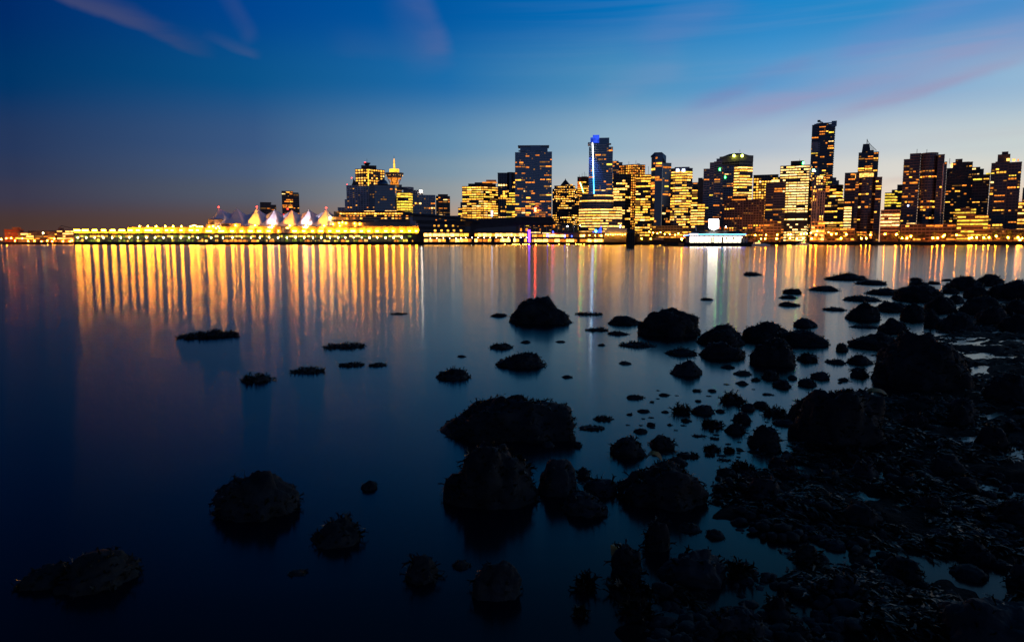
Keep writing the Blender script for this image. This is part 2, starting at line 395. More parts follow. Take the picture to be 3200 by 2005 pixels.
b = T('green-yellow lit stepped block at the foot of the tallest left glass tower', 1080, [([1582, 1618], 617, None), ([1591, 1618], 600, 617)], fh=4.1, bay=4.2, p=.8, pal='G', slab=.35, pier=.3, maxrun=2); b.flush()
b = T('tall blue glass tower with a flat overhanging roof canopy, left of the pyramid-roofed tower', 1060, [([1609.5, 1642], 476, None, .16), ([(1642, -2), (1672, -2)], 470, None, .2), ([(1672, 0), (1686, 0)], 460, None, .02), ([1686, 1724], 474, None, .22)],
      fh=3.3, bay=3.2, p=.2, pal='O', slab=.3, pier=.1, out=.15, glass='glass_blue', frame='metal_grey', maxrun=4, stick=.65, zones=[(625, 680, .55)])
b.box('crown', 1625, 1710, 458, 478, 'glass_blue', 2, 20); b.box('roof_canopy', 1618, 1715, 454, 456.5, 'metal_grey', -2, 24); b.box('crown_panel', 1657, 1688, 455, 472, 'glass_blue', -2.4, 2)
b.box('side_ledge', 1620, 1640, 470, 472, 'metal_grey', -1, 8); sign(b, 1670, 1676, 649, 661, 'l_redsign', -2.9); sign(b, 1673, 1676, 652, 658, 'w_pale', -3.2); b.flush()
b = T('old stepped stone tower with a dark pyramid roof and small square windows', 1130, [([1732, 1796], 580, None), ([1726, 1804], 590, None), ([1796, 1809], 606, None), ([1753, 1781], 576, 580)], fh=3.7, bay=2.6, p=.42, pal='Y', slab=.45, pier=1.3, frame='conc_brown', glass='glass_brown', maxrun=1, fvar=.25, zones=[(640, 668, .1)])
q0, q1 = b.p(1753, 578, 2), b.p(1781, 578, 2); ap = b.p(1767, 560, 9); mb = MB(); cs = [(q0.x - .5, 1), (q1.x + .5, 1), (q1.x + .5, 17), (q0.x - .5, 17)]
for i in range(4): mb.face([(*cs[i], q0.z), (*cs[(i + 1) % 4], q0.z), ap], 'roof_dark')
mb.face([(*c, q0.z) for c in cs[::-1]], 'roof_dark'); mb.ball((ap.x, ap.y, ap.z), .8, 'roof_dark'); mb.build('pyramid_roof', b.o)
b.box('lit_turret', 1781, 1788, 576, 587, 'w_yel', 2, 6); b.flush()
b = T('red-topped tower with rooftop aerials and slanted coloured light lines', 1250, [([1803.6, 1842], 552.6, None)], fh=3.7, bay=3.2, p=.85, pal='A', slab=.4, pier=.6, maxrun=3, frame='red_brick', glass='red_brick', zones=[(552, 567, 0)])
for px, yt in ((1819, 541), (1826, 537), (1831, 542), (1810, 546)): mast(b, px, 553, yt, 6)
for m_, (xa, ya, xb, yb_) in (('l_redsign', (1811, 570, 1817, 585)), ('l_green', (1813, 570, 1823, 601))):
    mb = MB(); mb.bar(b.p(xa, ya, -1), b.p(xb, yb_, -1), .4, m_); mb.build('light_line', b.o)
mb = MB(); q = b.p(1826, 553, 6); mb.box(q.x - 5, q.x + 5, 5, 9, q.z, q.z + .8, 'metal_dark'); mb.build('aerial_frame', b.o); b.flush()
b = T('tall glass tower with a blue-lit top and vertical blue-green light line', 1020, [([1839, 1857], 459, None, .25), ([1857, 1893], 452, None, .2), ([1893, 1913], 459, None, .3)], fh=3.2, bay=3.2, p=.22, pal='O', slab=.3, pier=.12, out=.12, glass='glass_blue', frame='metal_grey', maxrun=4, stick=.8)
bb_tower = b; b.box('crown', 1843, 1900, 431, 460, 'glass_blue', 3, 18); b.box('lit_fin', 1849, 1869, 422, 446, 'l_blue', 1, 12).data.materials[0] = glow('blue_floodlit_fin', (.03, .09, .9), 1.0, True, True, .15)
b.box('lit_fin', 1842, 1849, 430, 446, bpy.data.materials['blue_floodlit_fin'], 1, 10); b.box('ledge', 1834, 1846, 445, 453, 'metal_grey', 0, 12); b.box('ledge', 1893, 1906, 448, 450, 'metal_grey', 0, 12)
m_, nt, out = mat('cyan_to_green_tube'); g_ = nt.nodes.new('ShaderNodeTexCoord'); sx = nt.nodes.new('ShaderNodeSeparateXYZ'); rp = nt.nodes.new('ShaderNodeValToRGB'); em = nt.nodes.new('ShaderNodeEmission')
for pos, c in ((0, (.02, .8, .08)), (.3, (.02, .85, .25)), (.55, (.03, .45, .9)), (1, (.10, .22, 1))):
    e = rp.color_ramp.elements.new(pos) if 0 < pos < 1 else rp.color_ramp.elements[int(pos)]; e.color = (*c, 1)
em.inputs[1].default_value = 11; nt.links.new(g_.outputs['Generated'], sx.inputs[0]); nt.links.new(sx.outputs[2], rp.inputs[0]); nt.links.new(rp.outputs[0], em.inputs[0]); nt.links.new(em.outputs[0], out.inputs[0])
mb = MB(); mb.bar(b.p(1859, 706, -6), b.p(1851.5, 447, -1.5), .45, m_); mb.build('light_tube', b.o); b.flush()
L_ = bpy.data.lights.new('added_facade_spot', 'SPOT'); L_.energy = 260000; L_.color = (.05, .14, 1); L_.spot_size = R(50); L_.spot_blend = .8; L_.shadow_soft_size = .5  # added spot that gives the face the blue glow of the light line
lo = bpy.data.objects.new('added_facade_spot', L_); COL.objects.link(lo); lo.parent = bb_tower.o; lo.location = bb_tower.p(1845, 446, -14); lo.rotation_euler = (bb_tower.p(1847, 560, 0) - bb_tower.p(1845, 446, -14)).to_track_quat('-Z', 'Y').to_euler()
b = T('curved pale-lit office with bright ribbon floors at the foot of the blue-lit tower', 985, [(arc(1811, 1917, 10, 6), 606, 650, .4), (arc(1809, 1943, 12, 8), 650, None, .85)], fh=3.9, bay=4.6, p=.7, pal='P', slab=.45, pier=.25, maxrun=4, frame='conc_tan', zones=[(606, 614, .8), (622, 630, .95), (690, 712, .9)]); b.flush()
b = T('slim grey twin block peeping out right of the blue-lit tower', 1250, [([1913, 1931], 503, None, .5), ([1931, 1943], 507, None, .1)], fh=3.6, bay=3.5, p=.4, pal='A', slab=.4, pier=.3, frame='conc_grey'); mast(b, 1923, 503, 498); b.flush()
b = T('red-brown tower with a dense grid of orange windows behind the dark-topped office', 1180, [([(1933, 12), (1976, 0), (2013.5, 10)], 513.5, None)], fh=4.0, bay=3.3, p=.88, fvar=.08, pal='A', slab=.36, pier=1.1, maxrun=1, frame='red_brick', glass='red_brick', stick=.2)
mast(b, 1965, 514, 504); mast(b, 1987, 514, 502); mb = MB(); mb.bar(b.p(1990, 511), b.p(2000, 513), .5, 'metal_dark'); mb.build('roof_crane', b.o); b.flush()
b = T('dark-topped office with pale windows in front of the red-brown tower', 1060, [([1915, 1953], 543, None, .55), ([(1953, 0), (1970, 8)], 543, None, .2)], fh=4.1, bay=4.1, p=.5, pal='P', slab=.3, pier=.5, maxrun=2, glass='glass_brown', zones=[(543, 556, 0), (625, 642, .02)]); b.flush()
b = T('gold-lit gridded office at the left foot of the faceted dark glass tower', 1040, [([1985, 2040], 553, None), ([2008, 2036], 545, 553, 0)], fh=3.75, bay=3.6, p=.72, pal='Y', slab=.35, pier=.5, maxrun=2, glass='glass_brown', frame='conc_brown'); mast(b, 2026, 545, 520); b.flush()
b = T('slim dark glass tower with a faceted slanted top', 1000, [([(2033, 5), (2045, 0)], 488, None, .4, 'A'), ([(2045, 0), (2068, 0)], 479, None, .02), ([(2068, 0), (2095, 8)], 508, None, .05)], fh=3.8, bay=4, p=.06, pal='O', slab=.16, pier=.1, out=.05, glass='glass_blue', frame='glass_dark', zones=[(508, 524, .7), (484, 494, .3)])
x0_, x1_ = b.a(2045, 490), b.a(2068, 490); zt = b.z(2050, 476); za = b.z(2050, 486); xr = b.a(2082, 490); zr = b.z(2082, 486); zb = b.z(2082, 508)
mb = MB(); P = [(b.a(2033, 490), 5, za), (x0_, 0, za), (x1_, 0, za), (xr, 4, zb), (xr, 20, zb), (b.a(2033, 490), 20, za)]
tp = [(b.a(2033, 490) + .5, 6, za + .5), (x0_, 1, zt), (x1_, 1, zt), (xr, 5, zr), (xr, 19, zr), (x0_, 19, zt)]
n = 6; mb.v += P + tp
for i in range(n): mb.f.append((i, (i + 1) % n, n + (i + 1) % n, n + i)); mb.m.append(mb.mi('glass_blue'))
mb.f.append((6, 7, 8, 9, 10, 11)); mb.m.append(mb.mi('glass_dark')); mb.build('faceted_top', b.o); b.flush()
b = T('gold-lit office with two white square signs at its roof line', 1010, [([(2094, 4), (2108, 0), (2144, 0), (2161, 6)], 525, None)], fh=3.7, bay=3.3, p=.75, pal='Y', slab=.4, pier=.35, maxrun=3, frame='conc_grey', glass='glass_brown', zones=[(525, 536, 0), (538, 544, .85), (548, 553, .1), (572, 582, .08)])
for x_ in (2114, 2132): sign(b, x_ - 5, x_ + 4, 528.5, 536, 'l_bluesign', -1.2)
b.box('roof_box', 2104, 2150, 522, 525.4, 'conc_grey', 8, 22); b.flush()
b = T('gold-lit stepped wing attached behind the two-sign office', 1060, [([2155, 2178], 583, None)], fh=3.7, bay=3.6, p=.75, pal='Y', slab=.4, pier=.3, glass='glass_brown'); b.flush()
b = T('plain tan slab tower left of the dark stepped tower', 1150, [([2161, 2179], 570, None, .08), ([2179, 2193], 556, None, 0), ([2193, 2199], 560, None, .3)], fh=3.6, bay=4, p=.1, fvar=.05, pal='O', slab=.7, pier=.5, frame='conc_tan', glass='conc_tan'); b.flush()
b = T('squat pale-lit office left below the dark stepped tower', 980, [([2157, 2201], 636, None)], fh=3.6, bay=3, p=.9, fvar=.1, pal='P', slab=.42, pier=.4, maxrun=3, frame='glass_brown', glass='glass_brown', zones=[(636, 641, .9), (643, 648, .05), (708, 760, .1)]); b.flush()
b = T('dark stepped residential tower above the white shield sign', 990, [([2196, 2215], 527.6, None), ([2215, 2228], 508, None), ([2228, 2250], 505, None, .12), ([(2250, 0), (2256, 5)], 520, None)], fh=3.2, bay=3.6, p=.2, pal='O', slab=.42, pier=.2, out=.8, maxrun=4, stick=.85, frame='conc_grey', glass='glass_dark', zones=[(505, 560, .03)])
sign(b, 2242, 2246, 526, 533, 'l_green', -1.4, 'green_light'); b.flush()
b = T('grey shaded tower between the dark stepped tower and the two-lamp office', 1060, [([2235, 2252], 496, None, 0), ([2252, 2290], 518, None, .25)], fh=3.4, bay=3.6, p=.22, pal='O', slab=.5, pier=.8, maxrun=2, frame='conc_grey', glass='glass_dark'); sign(b, 2260, 2263, 551, 557, 'l_green', -.8, 'green_light'); b.flush()
b = T('broad pale-lit office tower with two round lime lamps under its roof edge', 1090, [([(2245, 14), (2308, 0), (2348.5, 12)], 485, None)], fh=4.1, bay=4.2, p=.9, fvar=.12, pal='P', slab=.45, pier=.2, maxrun=4, frame='conc_tan', glass='glass_brown', zones=[(485, 495, 0), (495, 503, .45)], topmar=9)
x0_, x1_ = b.a(2255, 490), b.a(2346, 490); mb = MB(); z_ = b.z(2300, 485.4); z2_ = b.z(2300, 476)
mb.v += [(x0_, 14, z_), (b.a(2308, 490), 1, z_), (x1_, 12, z_), (x1_, 34, z_), (x0_, 34, z_), (b.a(2278, 490), 18, z2_), (b.a(2304, 490), 10, z2_), (b.a(2318, 490), 14, z2_), (b.a(2318, 490), 28, z2_), (b.a(2278, 490), 28, z2_)]
for i in range(5): mb.f.append((i, (i + 1) % 5, 5 + (i + 1) % 5, 5 + i)); mb.m.append(mb.mi('roof_dark'))
mb.f.append((5, 6, 7, 8, 9)); mb.m.append(0); mb.build('hipped_roof', b.o)
for x_, b_ in ((2293.6, 2), (2319, 2)):
    q = b.p(x_, 487, b_); mb = MB(); mb.ball((q.x, q.y - 1.2, q.z), 2.0, 'l_lime'); mb.build('roof_lamp', b.o)
mast(b, 2312, 476, 468, 20); b.flush()
b = T('brown gridded gold-window office right of the two-lamp tower', 1120, [([2351, 2428], 546, None), ([2428, 2434], 553, None)], fh=4.0, bay=3.9, p=.95, fvar=.05, pal='Y', slab=.4, pier=1.2, maxrun=1, frame='conc_brown', glass='glass_brown', zones=[(546, 558, 0), (560, 564, .7)])
sign(b, 2406, 2430, 562, 569, 'w_white', -.5, 'lit_terrace'); b.flush()
b = T('dark flat-topped condominium with one lit upper floor, left of the white-lit slab', 960, [([2390, 2415], 572, None), ([2415, 2452], 569, None)], fh=3.3, bay=3.5, p=.2, pal='O', slab=.4, pier=.2, out=.5, maxrun=4, stick=.88, zones=[(569, 582, 0), (584, 590, .95)]); b.flush()
b = T('wide dark brown hotel with balcony grid and a few orange windows behind the fuel barge', 930, [([2261, 2320], 625, None, .12), ([2320, 2387], 623, None, .12), ([2272, 2336], 611, 625, 0)], cat='hotel', name='hotel', fh=3.1, bay=3.4, p=.13, pal='O', slab=.4, pier=1.0, out=.7, maxrun=2, frame='conc_brown', glass='glass_brown', zones=[(712, 724, .85)])
b.box('lit_edge', 2284, 2327, 622.6, 625.5, 'w_org', -1, 0); b.flush()
b = T('bright white-windowed slab office with a dark roof box, left of the tallest tower', 1000, [([2434, 2525], 517, None), ([(2525, 0), (2530, 12)], 514, None, 0)], fh=3.4, bay=3.6, p=.96, fvar=.05, pal='B', slab=.42, pier=.7, maxrun=5, frame='glass_brown', glass='glass_brown', stick=.3,
      zones=[(517, 521, .05), (521, 528, .6), (557, 566, .5), (664, 680, .0), (680, 686, .9), (688, 698, .02), (699, 708, .5), (708, 725, .4)])
b.box('roof_box', 2463, 2503, 503, 517.3, 'roof_dark', 4, 18); sign(b, 2499, 2503, 506, 514, 'l_green', 3.4, 'green_light'); mast(b, 2499, 503, 497, 8)
b.flush()
b = T('tallest tower, dark with balconies and a glass-railed top', 1110, [([2529.6, 2551], 391, None), ([(2551, -2), (2580, -2)], 386, None, .16), ([2580, 2600], 388, None, .24)], fh=3.25, bay=3.2, p=.2, pal='O', slab=.4, pier=.15, out=.45, maxrun=4, stick=.65, zones=[(386, 396, .04), (480, 500, .05), (535, 600, .6)], name='residential_tower', cat='tower')
b.box('glass_rail', 2529.6, 2550, 388, 392, 'glass_blue', 0, .4); b.box('glass_rail', 2583, 2599, 379, 396, 'glass_blue', -.6, .2); b.box('glass_rail', 2536, 2583, 385, 388, 'glass_blue', 14, 14.5)
b.box('side_bay', 2526, 2551, 444, 478, 'conc_grey', -2.2, 12); mb = MB(); mb.bar(b.p(2558, 379, 8), b.p(2572, 384, 8), .8, 'metal_dark'); mb.bar(b.p(2563, 386, 8), b.p(2563, 381, 8), .5, 'metal_dark'); q = b.p(2559, 380, 8); mb.box(q.x - 2, q.x + 2, 7, 9, q.z - 1, q.z + 2, 'metal_dark'); mb.build('roof_crane', b.o)
mb = MB()
for k_ in range(44):
    z_ = b.z(2600, 396) - k_ * 3.25
    if z_ > 40: mb.box(b.a(2600, 500) + .3, b.a(2600, 500) + 2.4, 2, 12, z_, z_ + 1.1, 'conc_dark')
mb.build('balcony', b.o); b.flush()
b = T('low tower with a glowing green-white roof sign at the foot of the tallest tower', 1010, [([2534, 2546], 553, None, .4), ([2546, 2567], 552, None, .45)], fh=3.7, bay=3, p=.4, pal='P', slab=.4, pier=.7, maxrun=1, frame='conc_grey', zones=[(552, 558, .9)])
b.box('sign_board', 2536, 2551, 525, 548, 'glass_blue', -1, 1)
m_ = glow('mint_sign', (.55, 1, .62), 8, False, True); q = b.p(2538, 536.5, -1.4); w_ = b.a(2550, 532) - q.x; h_ = b.z(2540, 529) - q.z
mb = MB(); mb.box(q.x, q.x + w_ * .16, q.y, q.y + .3, q.z, q.z + h_, m_); mb.box(q.x + w_ * .30, q.x + w_ * .46, q.y, q.y + .3, q.z, q.z + h_, m_); mb.box(q.x + w_ * .16, q.x + w_ * .30, q.y, q.y + .3, q.z + h_ * .4, q.z + h_ * .62, m_)
mb.box(q.x + w_ * .56, q.x + w_ * .68, q.y, q.y + .3, q.z, q.z + h_, m_); mb.box(q.x + w_ * .68, q.x + w_ * .95, q.y, q.y + .3, q.z, q.z + h_ * .25, m_); mb.build('roof_sign', b.o)
sign(b, 2547, 2566, 550, 554, 'w_white', -1, 'lit_cornice'); b.flush()
b = T('grey fluted block with vertical ribs right of the white-windowed slab', 960, [([2535, 2551], 590, None, .1), ([2551, 2575], 597, None, .15)], fh=3.7, bay=3.2, p=.14, pal='Y', slab=.12, pier=1.2, out=.8, frame='conc_grey', glass='glass_dark', maxrun=1)
sign(b, 2536, 2575, 692, 694, 'conc_tan', -1.5, 'canopy'); b.flush()
b = T('bright lobby pavilion with orange lights below the grey fluted block', 925, [([2535, 2576], 692, None)], 'building', 'lobby_pavilion', None, fh=5, bay=4, p=.75, pal='P', slab=.3, pier=.4, frame='conc_tan'); b.flush()
b = T('stepped grey roof building just right of the tallest tower', 1180, [([2592, 2608], 555, None), ([2608, 2617], 564, None)], fh=3.6, bay=3.6, p=.1, pal='O', slab=.5, pier=.3, frame='conc_grey'); b.flush()
b = T('rounded gold-lit mid-rise right of the tallest tower', 1000, [(arc(2592, 2634, 10, 6), 577, 620), ([2575, 2635], 620, None, .6)], fh=3.7, bay=3.6, p=.6, pal='Y', slab=.42, pier=.3, maxrun=4, glass='glass_brown', zones=[(577, 586, .05), (625, 640, .85), (665, 680, .15)]); b.flush()
b = T('slim bright white-lit block left of the round-fronted tower', 940, [([2635, 2659], 644, None)], fh=3.5, bay=3.3, p=.85, pal='B', slab=.35, pier=.3, maxrun=3, glass='glass_brown'); b.flush()
b = T('dark residential tower with balcony edges left of the round-fronted tower', 985, [([2636, 2669], 540, None)], fh=3.2, bay=3.4, p=.3, pal='O', slab=.4, pier=.2, out=.9, maxrun=4, stick=.75); b.flush()
b = T('tower with a pointed crown, mast and curved lattice sail on its roof', 1090, [([2676, 2696], 477, None), ([2696, 2722], 470, None), ([2722, 2738], 475, None)], fh=3.3, bay=3.4, p=.42, pal='O', slab=.4, pier=.2, out=.5, maxrun=4, stick=.7)
q0, q1 = b.p(2691, 477, 3), b.p(2722, 477, 3); t0, t1 = b.p(2697, 451, 6), b.p(2717, 451, 6); mb = MB(); cs = [(q0.x, 1), (q1.x, 1), (q1.x, 20), (q0.x, 20)]; ts = [(t0.x, 4), (t1.x, 4), (t1.x, 18), (t0.x, 18)]
mb.v += [(*c, q0.z - 6) for c in cs] + [(*c, t0.z) for c in ts]
for i in range(4): mb.f.append((i, (i + 1) % 4, 4 + (i + 1) % 4, 4 + i)); mb.m.append(mb.mi('conc_dark'))
mb.f.append((4, 5, 6, 7)); mb.m.append(0); mb.build('tapered_crown', b.o)
mast(b, 2709, 452, 435, 5, .45, 'mast'); mb = MB(); pv = None
for k_ in range(9):
    t_ = k_ / 8; x_ = 2709 + 29 * t_; y_ = 436 + 33 * (t_ ** .75); q = b.p(x_, y_, 4); lo = b.p(x_, 475, 4)
    if pv: mb.bar(pv, q, .3, 'metal_dark')
    if k_ > 2: mb.bar((q.x, q.y, lo.z), q, .18, 'metal_dark')
    pv = q
for y_ in (456, 464): mb.bar(b.p(2722, y_, 4), b.p(2709 + 29 * ((y_ - 436) / 33) ** 1.33, y_, 4), .18, 'metal_dark')
mb.build('lattice_sail', b.o); b.flush()
b = T('round-fronted dark glass tower with a bright gold band under its roof', 970, [(arc(2671, 2731, 9, 8), 553, None, .18), ([2669, 2680], 540, None, .2), ([2731, 2751], 553, None, .2)], fh=3.2, bay=3.3, p=.18, pal='O', slab=.35, pier=.15, out=.3, maxrun=4, stick=.65, glass='glass_dark')
mb = MB(); pl = [(b.a(px, 547, d), d) for px, d in arc(2673, 2730, 8, 8)]; mb.prism(pl + [(pl[-1][0], 16), (pl[0][0], 16)], b.z(2700, 554), b.z(2700, 541), 'w_pale', 'roof_dark'); mb.build('lit_crown', b.o)
mb = MB(); pl = [(b.a(px, 540, d) * 1.03, d - .6) for px, d in arc(2672, 2731, 8, 8)]; mb.prism(pl + [(pl[-1][0], 17), (pl[0][0], 17)], b.z(2700, 541), b.z(2700, 537), 'conc_dark'); mb.build('roof_ring', b.o); b.flush()
b = T('green-yellow lit office stepping up to the right behind the bright low block', 1050, [([2761, 2782], 602, None), ([2782, 2801], 593, None), ([2799, 2820], 577, None, .4)], fh=3.7, bay=3.4, p=.78, pal='G', slab=.42, pier=.25, maxrun=3, glass='glass_brown'); b.flush()
b = T('bright low block with white ribbon floors right of the round-fronted tower', 940, [([2751, 2811], 655.6, 733)], fh=3.9, bay=4, p=.95, fvar=.03, pal='B', slab=.45, pier=.1, maxrun=8, frame='conc_tan', glass='glass_brown', zones=[(655, 664, 0), (695, 704, 0), (716, 733, .2)], minz=0)
b.box('ground_floor', 2752, 2810, 733, None, 'conc_brown', .5, 22); b.flush()
b = T('dark tower with a stepped top, left of the pair by the bright low block', 960, [([2817, 2836], 498, None), ([2836, 2868], 480, None)], fh=3.2, bay=3.3, p=.3, pal='O', slab=.4, pier=.2, out=.6, maxrun=4, stick=.6, zones=[(480, 525, .08)], name='residential_tower')
sign(b, 2832, 2837, 640, 645, 'l_bluesign', -1.3); mast(b, 2865, 480, 466); b.flush()
b = T('dark round-fronted glass tower, right of the pair by the bright low block', 955, [(arc(2870, 2922, 8, 8), 477, None), ([2922, 2943], 483, None, .1), ([2943, 2951], 506, None, .1)], fh=3.2, bay=3.3, p=.17, pal='O', slab=.35, pier=.15, out=.3, maxrun=4, stick=.65, glass='glass_dark', name='residential_tower', zones=[(477, 508, .02)])
mast(b, 2896, 477, 467); mb = MB(); q = b.p(2949, 510, -1); mb.bar((q.x, q.y, 30), q, .5, 'conc_pale'); mb.build('corner_pier', b.o); b.flush()
b = T('dark stepped tower with a lit roof pavilion right of the round-fronted pair', 1000, [([2951, 2970], 526, None), ([2970, 3019], 507, None), ([2986, 3007], 497, 507, .5), ([3019, 3031], 506, None, .1)], fh=3.25, bay=3.4, p=.34, pal='O', slab=.42, pier=.25, out=.5, maxrun=4, stick=.65, frame='conc_brown', glass='glass_brown', name='residential_tower')
b.box('lit_turret', 2959, 2965, 511, 523, 'w_pale', 0, 4); mast(b, 2967, 512, 495); b.flush()
b = T('brown shaded tower with a flat two-level roof third from the right end', 1030, [([3016, 3054], 523, None), ([3054, 3066], 528, None, 0)], fh=3.3, bay=3.4, p=.25, pal='O', slab=.42, pier=.3, out=.4, maxrun=4, frame='conc_brown', glass='glass_brown', name='residential_tower'); b.flush()
b = T('broad dim slab with a lit top floor second from the right end', 985, [([3032, 3086], 546, None)], fh=3.3, bay=3.5, p=.12, pal='O', slab=.5, pier=.6, maxrun=4, frame='conc_brown', glass='glass_brown', zones=[(553, 562, .7)], name='residential_tower'); sign(b, 3070, 3084, 541, 546, 'w_ygr', 2, 'lit_roof_edge'); b.flush()
b = T('low green-yellow ribbon-lit office in front of the rightmost dark towers', 925, [([2984, 3050], 650, 672), ([2989, 3086], 672, None, .75)], fh=3.9, bay=4.4, p=.7, pal='G', slab=.5, pier=.15, maxrun=6, frame='conc_brown', glass='glass_brown'); b.flush()
b = T('tall dark tower with a high roof box and lit rooftop pavilions at the right end', 960, [([3089, 3102], 510, None, .25), ([3102, 3142], 505, None, .2), ([3142, 3183], 507, None, .18)], fh=3.25, bay=3.4, p=.2, pal='O', slab=.36, pier=.5, out=.4, maxrun=4, stick=.7, frame='conc_dark', glass='glass_dark', name='residential_tower')
b.box('roof_box', 3102, 3141, 483, 505.4, 'conc_dark', 2, 16); b.box('roof_box', 3114, 3134, 475, 483, 'conc_dark', 3, 12); sign(b, 3130, 3140, 496, 505, 'w_pale', -.5, 'lit_pavilion'); sign(b, 3148, 3157, 497, 505, 'w_pale', 1, 'lit_pavilion'); sign(b, 3164, 3168, 498, 505, 'w_org', 1, 'lit_pavilion'); mast(b, 3145, 507, 482); b.flush()
b = T('brown tower cut off by the right edge of the photo', 1040, [([3190, 3236], 586, None)], fh=3.3, bay=3.4, p=.06, pal='O', slab=.5, pier=.3, frame='conc_brown', name='residential_tower'); b.flush()
b = T('low dark block with bright ribbon windows cut off by the right edge', 930, [([3178, 3230], 630, None)], fh=3.6, bay=3.6, p=.55, pal='P', slab=.4, pier=.2, maxrun=6, glass='glass_brown'); b.flush()
# low filler blocks at street level, dark, seen between the towers
for x0_, x1_, yt_, D_, lab in ((1449, 1480, 690, 1040, 'low unlit block left below the wide gold office'), (2040, 2160, 705, 960, 'low dark terrace at the foot of the two-sign office'), (2383, 2440, 690, 930, 'low dark podium left below the white-windowed slab'),
        (2576, 2670, 712, 925, 'low dark podium with small lights right of the bright lobby pavilion'), (2815, 2985, 700, 930, 'wide dark podium below the round-fronted pair of towers'), (3086, 3240, 716, 925, 'long low tan boathouse row at the right end of the shore')):
    b = T(lab, D_, [([x0_, x1_], yt_, None)], 'building', 'low_building', 'low dark street level blocks', fh=3.8, bay=4, p=.25, pal='A', slab=.45, pier=.6, maxrun=2, frame='conc_brown', glass='glass_brown'); b.flush()
# ================================================================== THE WATERFRONT
# ---- the ground under the city, one sheet with its quay edge
def rad(px, D): return D * math.cos(azel(px, 750)[0])      # depth of a spot seen at px, D metres away
edge = [(x, rad(x, 1468)) for x in (-1500, -900, -500, -250, 0, 231)] + [(231, 1056), (1322, 1056), (1322, 1012), (1990, 1012)] + [(x, rad(x, 900)) for x in (1990, 2300, 2600, 2900, 3200, 3500, 3900, 4500)]
pl = [(math.tan(azel(px, 760)[0]) * Y, Y) for px, Y in edge]
mb = MB(); mb.prism(pl + [(3200, 3800), (-3200, 3800)], -2, GZ, 'land'); tag(mb.build('ground'), kind='structure')
# ---- cruise terminal on its pier
ct = Bld('cruise_terminal', 'long gold-lit cruise terminal on a pier with six white tent sails', 'terminal', 775, 1000, axis=1600, z0=0, yref=730)
mb = MB(); mb.box(ct.a(231), ct.a(1322), 0, 55, -2, ct.z(775, 755.5), 'quay')
for k in range(120):                                       # fender timbers on the quay face
    x_ = ct.a(231 + k * 9.15); mb.box(x_ - .25, x_ + .25, -.3, 0, -1, ct.z(775, 757), 'quay')
mb.build('quay_wall', ct.o)
zq, zs0, zs1 = ct.z(775, 755.5), ct.z(775, 733), ct.z(775, 729)
mb = MB(); mb.box(ct.a(231), ct.a(1322), 9, 50, zq, zs0, 'conc_dark'); mb.build('hall_wall', ct.o)
mb = MB(); mb.box(ct.a(230), ct.a(1323), -.5, 50, zs0, zs1, 'roof_dark'); mb.build('deck_slab', ct.o)
for k in range(82):
    x_ = ct.a(233 + k * 13.4); mb = MB(); mb.box(x_ - .35, x_ + .35, 0, .8, zq, zs0, 'metal_dark'); mb.build('column', ct.o)
px = 234
while px < 1312:                                           # lit bays of the lower hall
    w = rnd.choice((6, 8, 11, 12, 16)); k = rnd.choice(('w_ygr', 'w_ygr', 'w_yel', 'w_grn', 'w_grn', 'w_pale'))
    if px + w > 1318: break
    if rnd.random() < .85: ct.win(ct.a(px + w / 2, b=8.8), 8.85, ct.z(775, 738, 9), (w - 1.5) * .47, 2.6, 0, k)
    if rnd.random() < .6:
        k = rnd.choice(('w_grn', 'w_grn', 'w_ygr', 'w_yel', 'w_pale') if px < 1000 else ('w_ygr', 'w_yel', 'w_pale', 'w_grn'))
        h = rnd.uniform(1.4, 4.2); ct.win(ct.a(px + w / 2, b=8.8), 8.8, zq + .3 + h / 2, (w - rnd.uniform(1.5, 4)) * .47, h, 0, k)
    px += w
for k in range(14):                                        # pale tunnel-shaped canopies on the promenade
    x0_ = 700 + k * 15 if k < 5 else 788 + (k - 5) * 56
    if k in (7, 9, 12): continue
    mb = MB(); c = ct.a(x0_); pts = [(c + 3.2 * math.cos(a_), zq + 3.2 * math.sin(a_)) for a_ in [math.pi * i / 8 for i in range(9)]]
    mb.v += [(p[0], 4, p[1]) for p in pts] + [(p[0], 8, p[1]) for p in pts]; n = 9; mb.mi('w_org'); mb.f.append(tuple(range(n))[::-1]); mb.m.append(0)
    for i in range(8): mb.f.append((i, i + 1, n + i + 1, n + i)); mb.m.append(0)
    mb.build('arched_canopy', ct.o)
ct.flush(100, 'lit_bay')
def wallbox(name, x0, x1, yt, yb, b0, b1, m='white_wall'): return ct.box(name, x0, x1, yt, yb, m, b0, b1)
wallbox('upper_wall', 231, 400, 724, 729, 5, 46); wallbox('upper_wall', 400, 642, 710, 729, 5, 46); wallbox('upper_wall', 642, 1322, 707, 729, 5, 48)
wallbox('roof_edge', 399, 643, 708.6, 710.2, 4.2, 47, 'roof_dark')
for x0_, x1_, yt_ in ((766, 797, 708), (864, 866, 709), (985, 1013, 709), (1085, 1130, 711)): wallbox('wall_panel', x0_, x1_, yt_, 729, 3.4, 5)
for x0_, x1_, yt_ in ((640, 1030, 719),): wallbox('wall_ledge', x0_, x1_, yt_, yt_ + .8, 3.8, 5.2, 'conc_tan')
m_, nt, out = mat('mountain_picture_print'); p_ = nt.nodes.new('ShaderNodeBsdfPrincipled'); tc = nt.nodes.new('ShaderNodeTexCoord'); n_ = nt.nodes.new('ShaderNodeTexNoise'); rp = nt.nodes.new('ShaderNodeValToRGB')
n_.inputs['Scale'].default_value = .35; rp.color_ramp.elements[0].position = .4; rp.color_ramp.elements[0].color = (.12, .16, .22, 1); rp.color_ramp.elements[1].position = .62; rp.color_ramp.elements[1].color = (.6, .55, .5, 1)
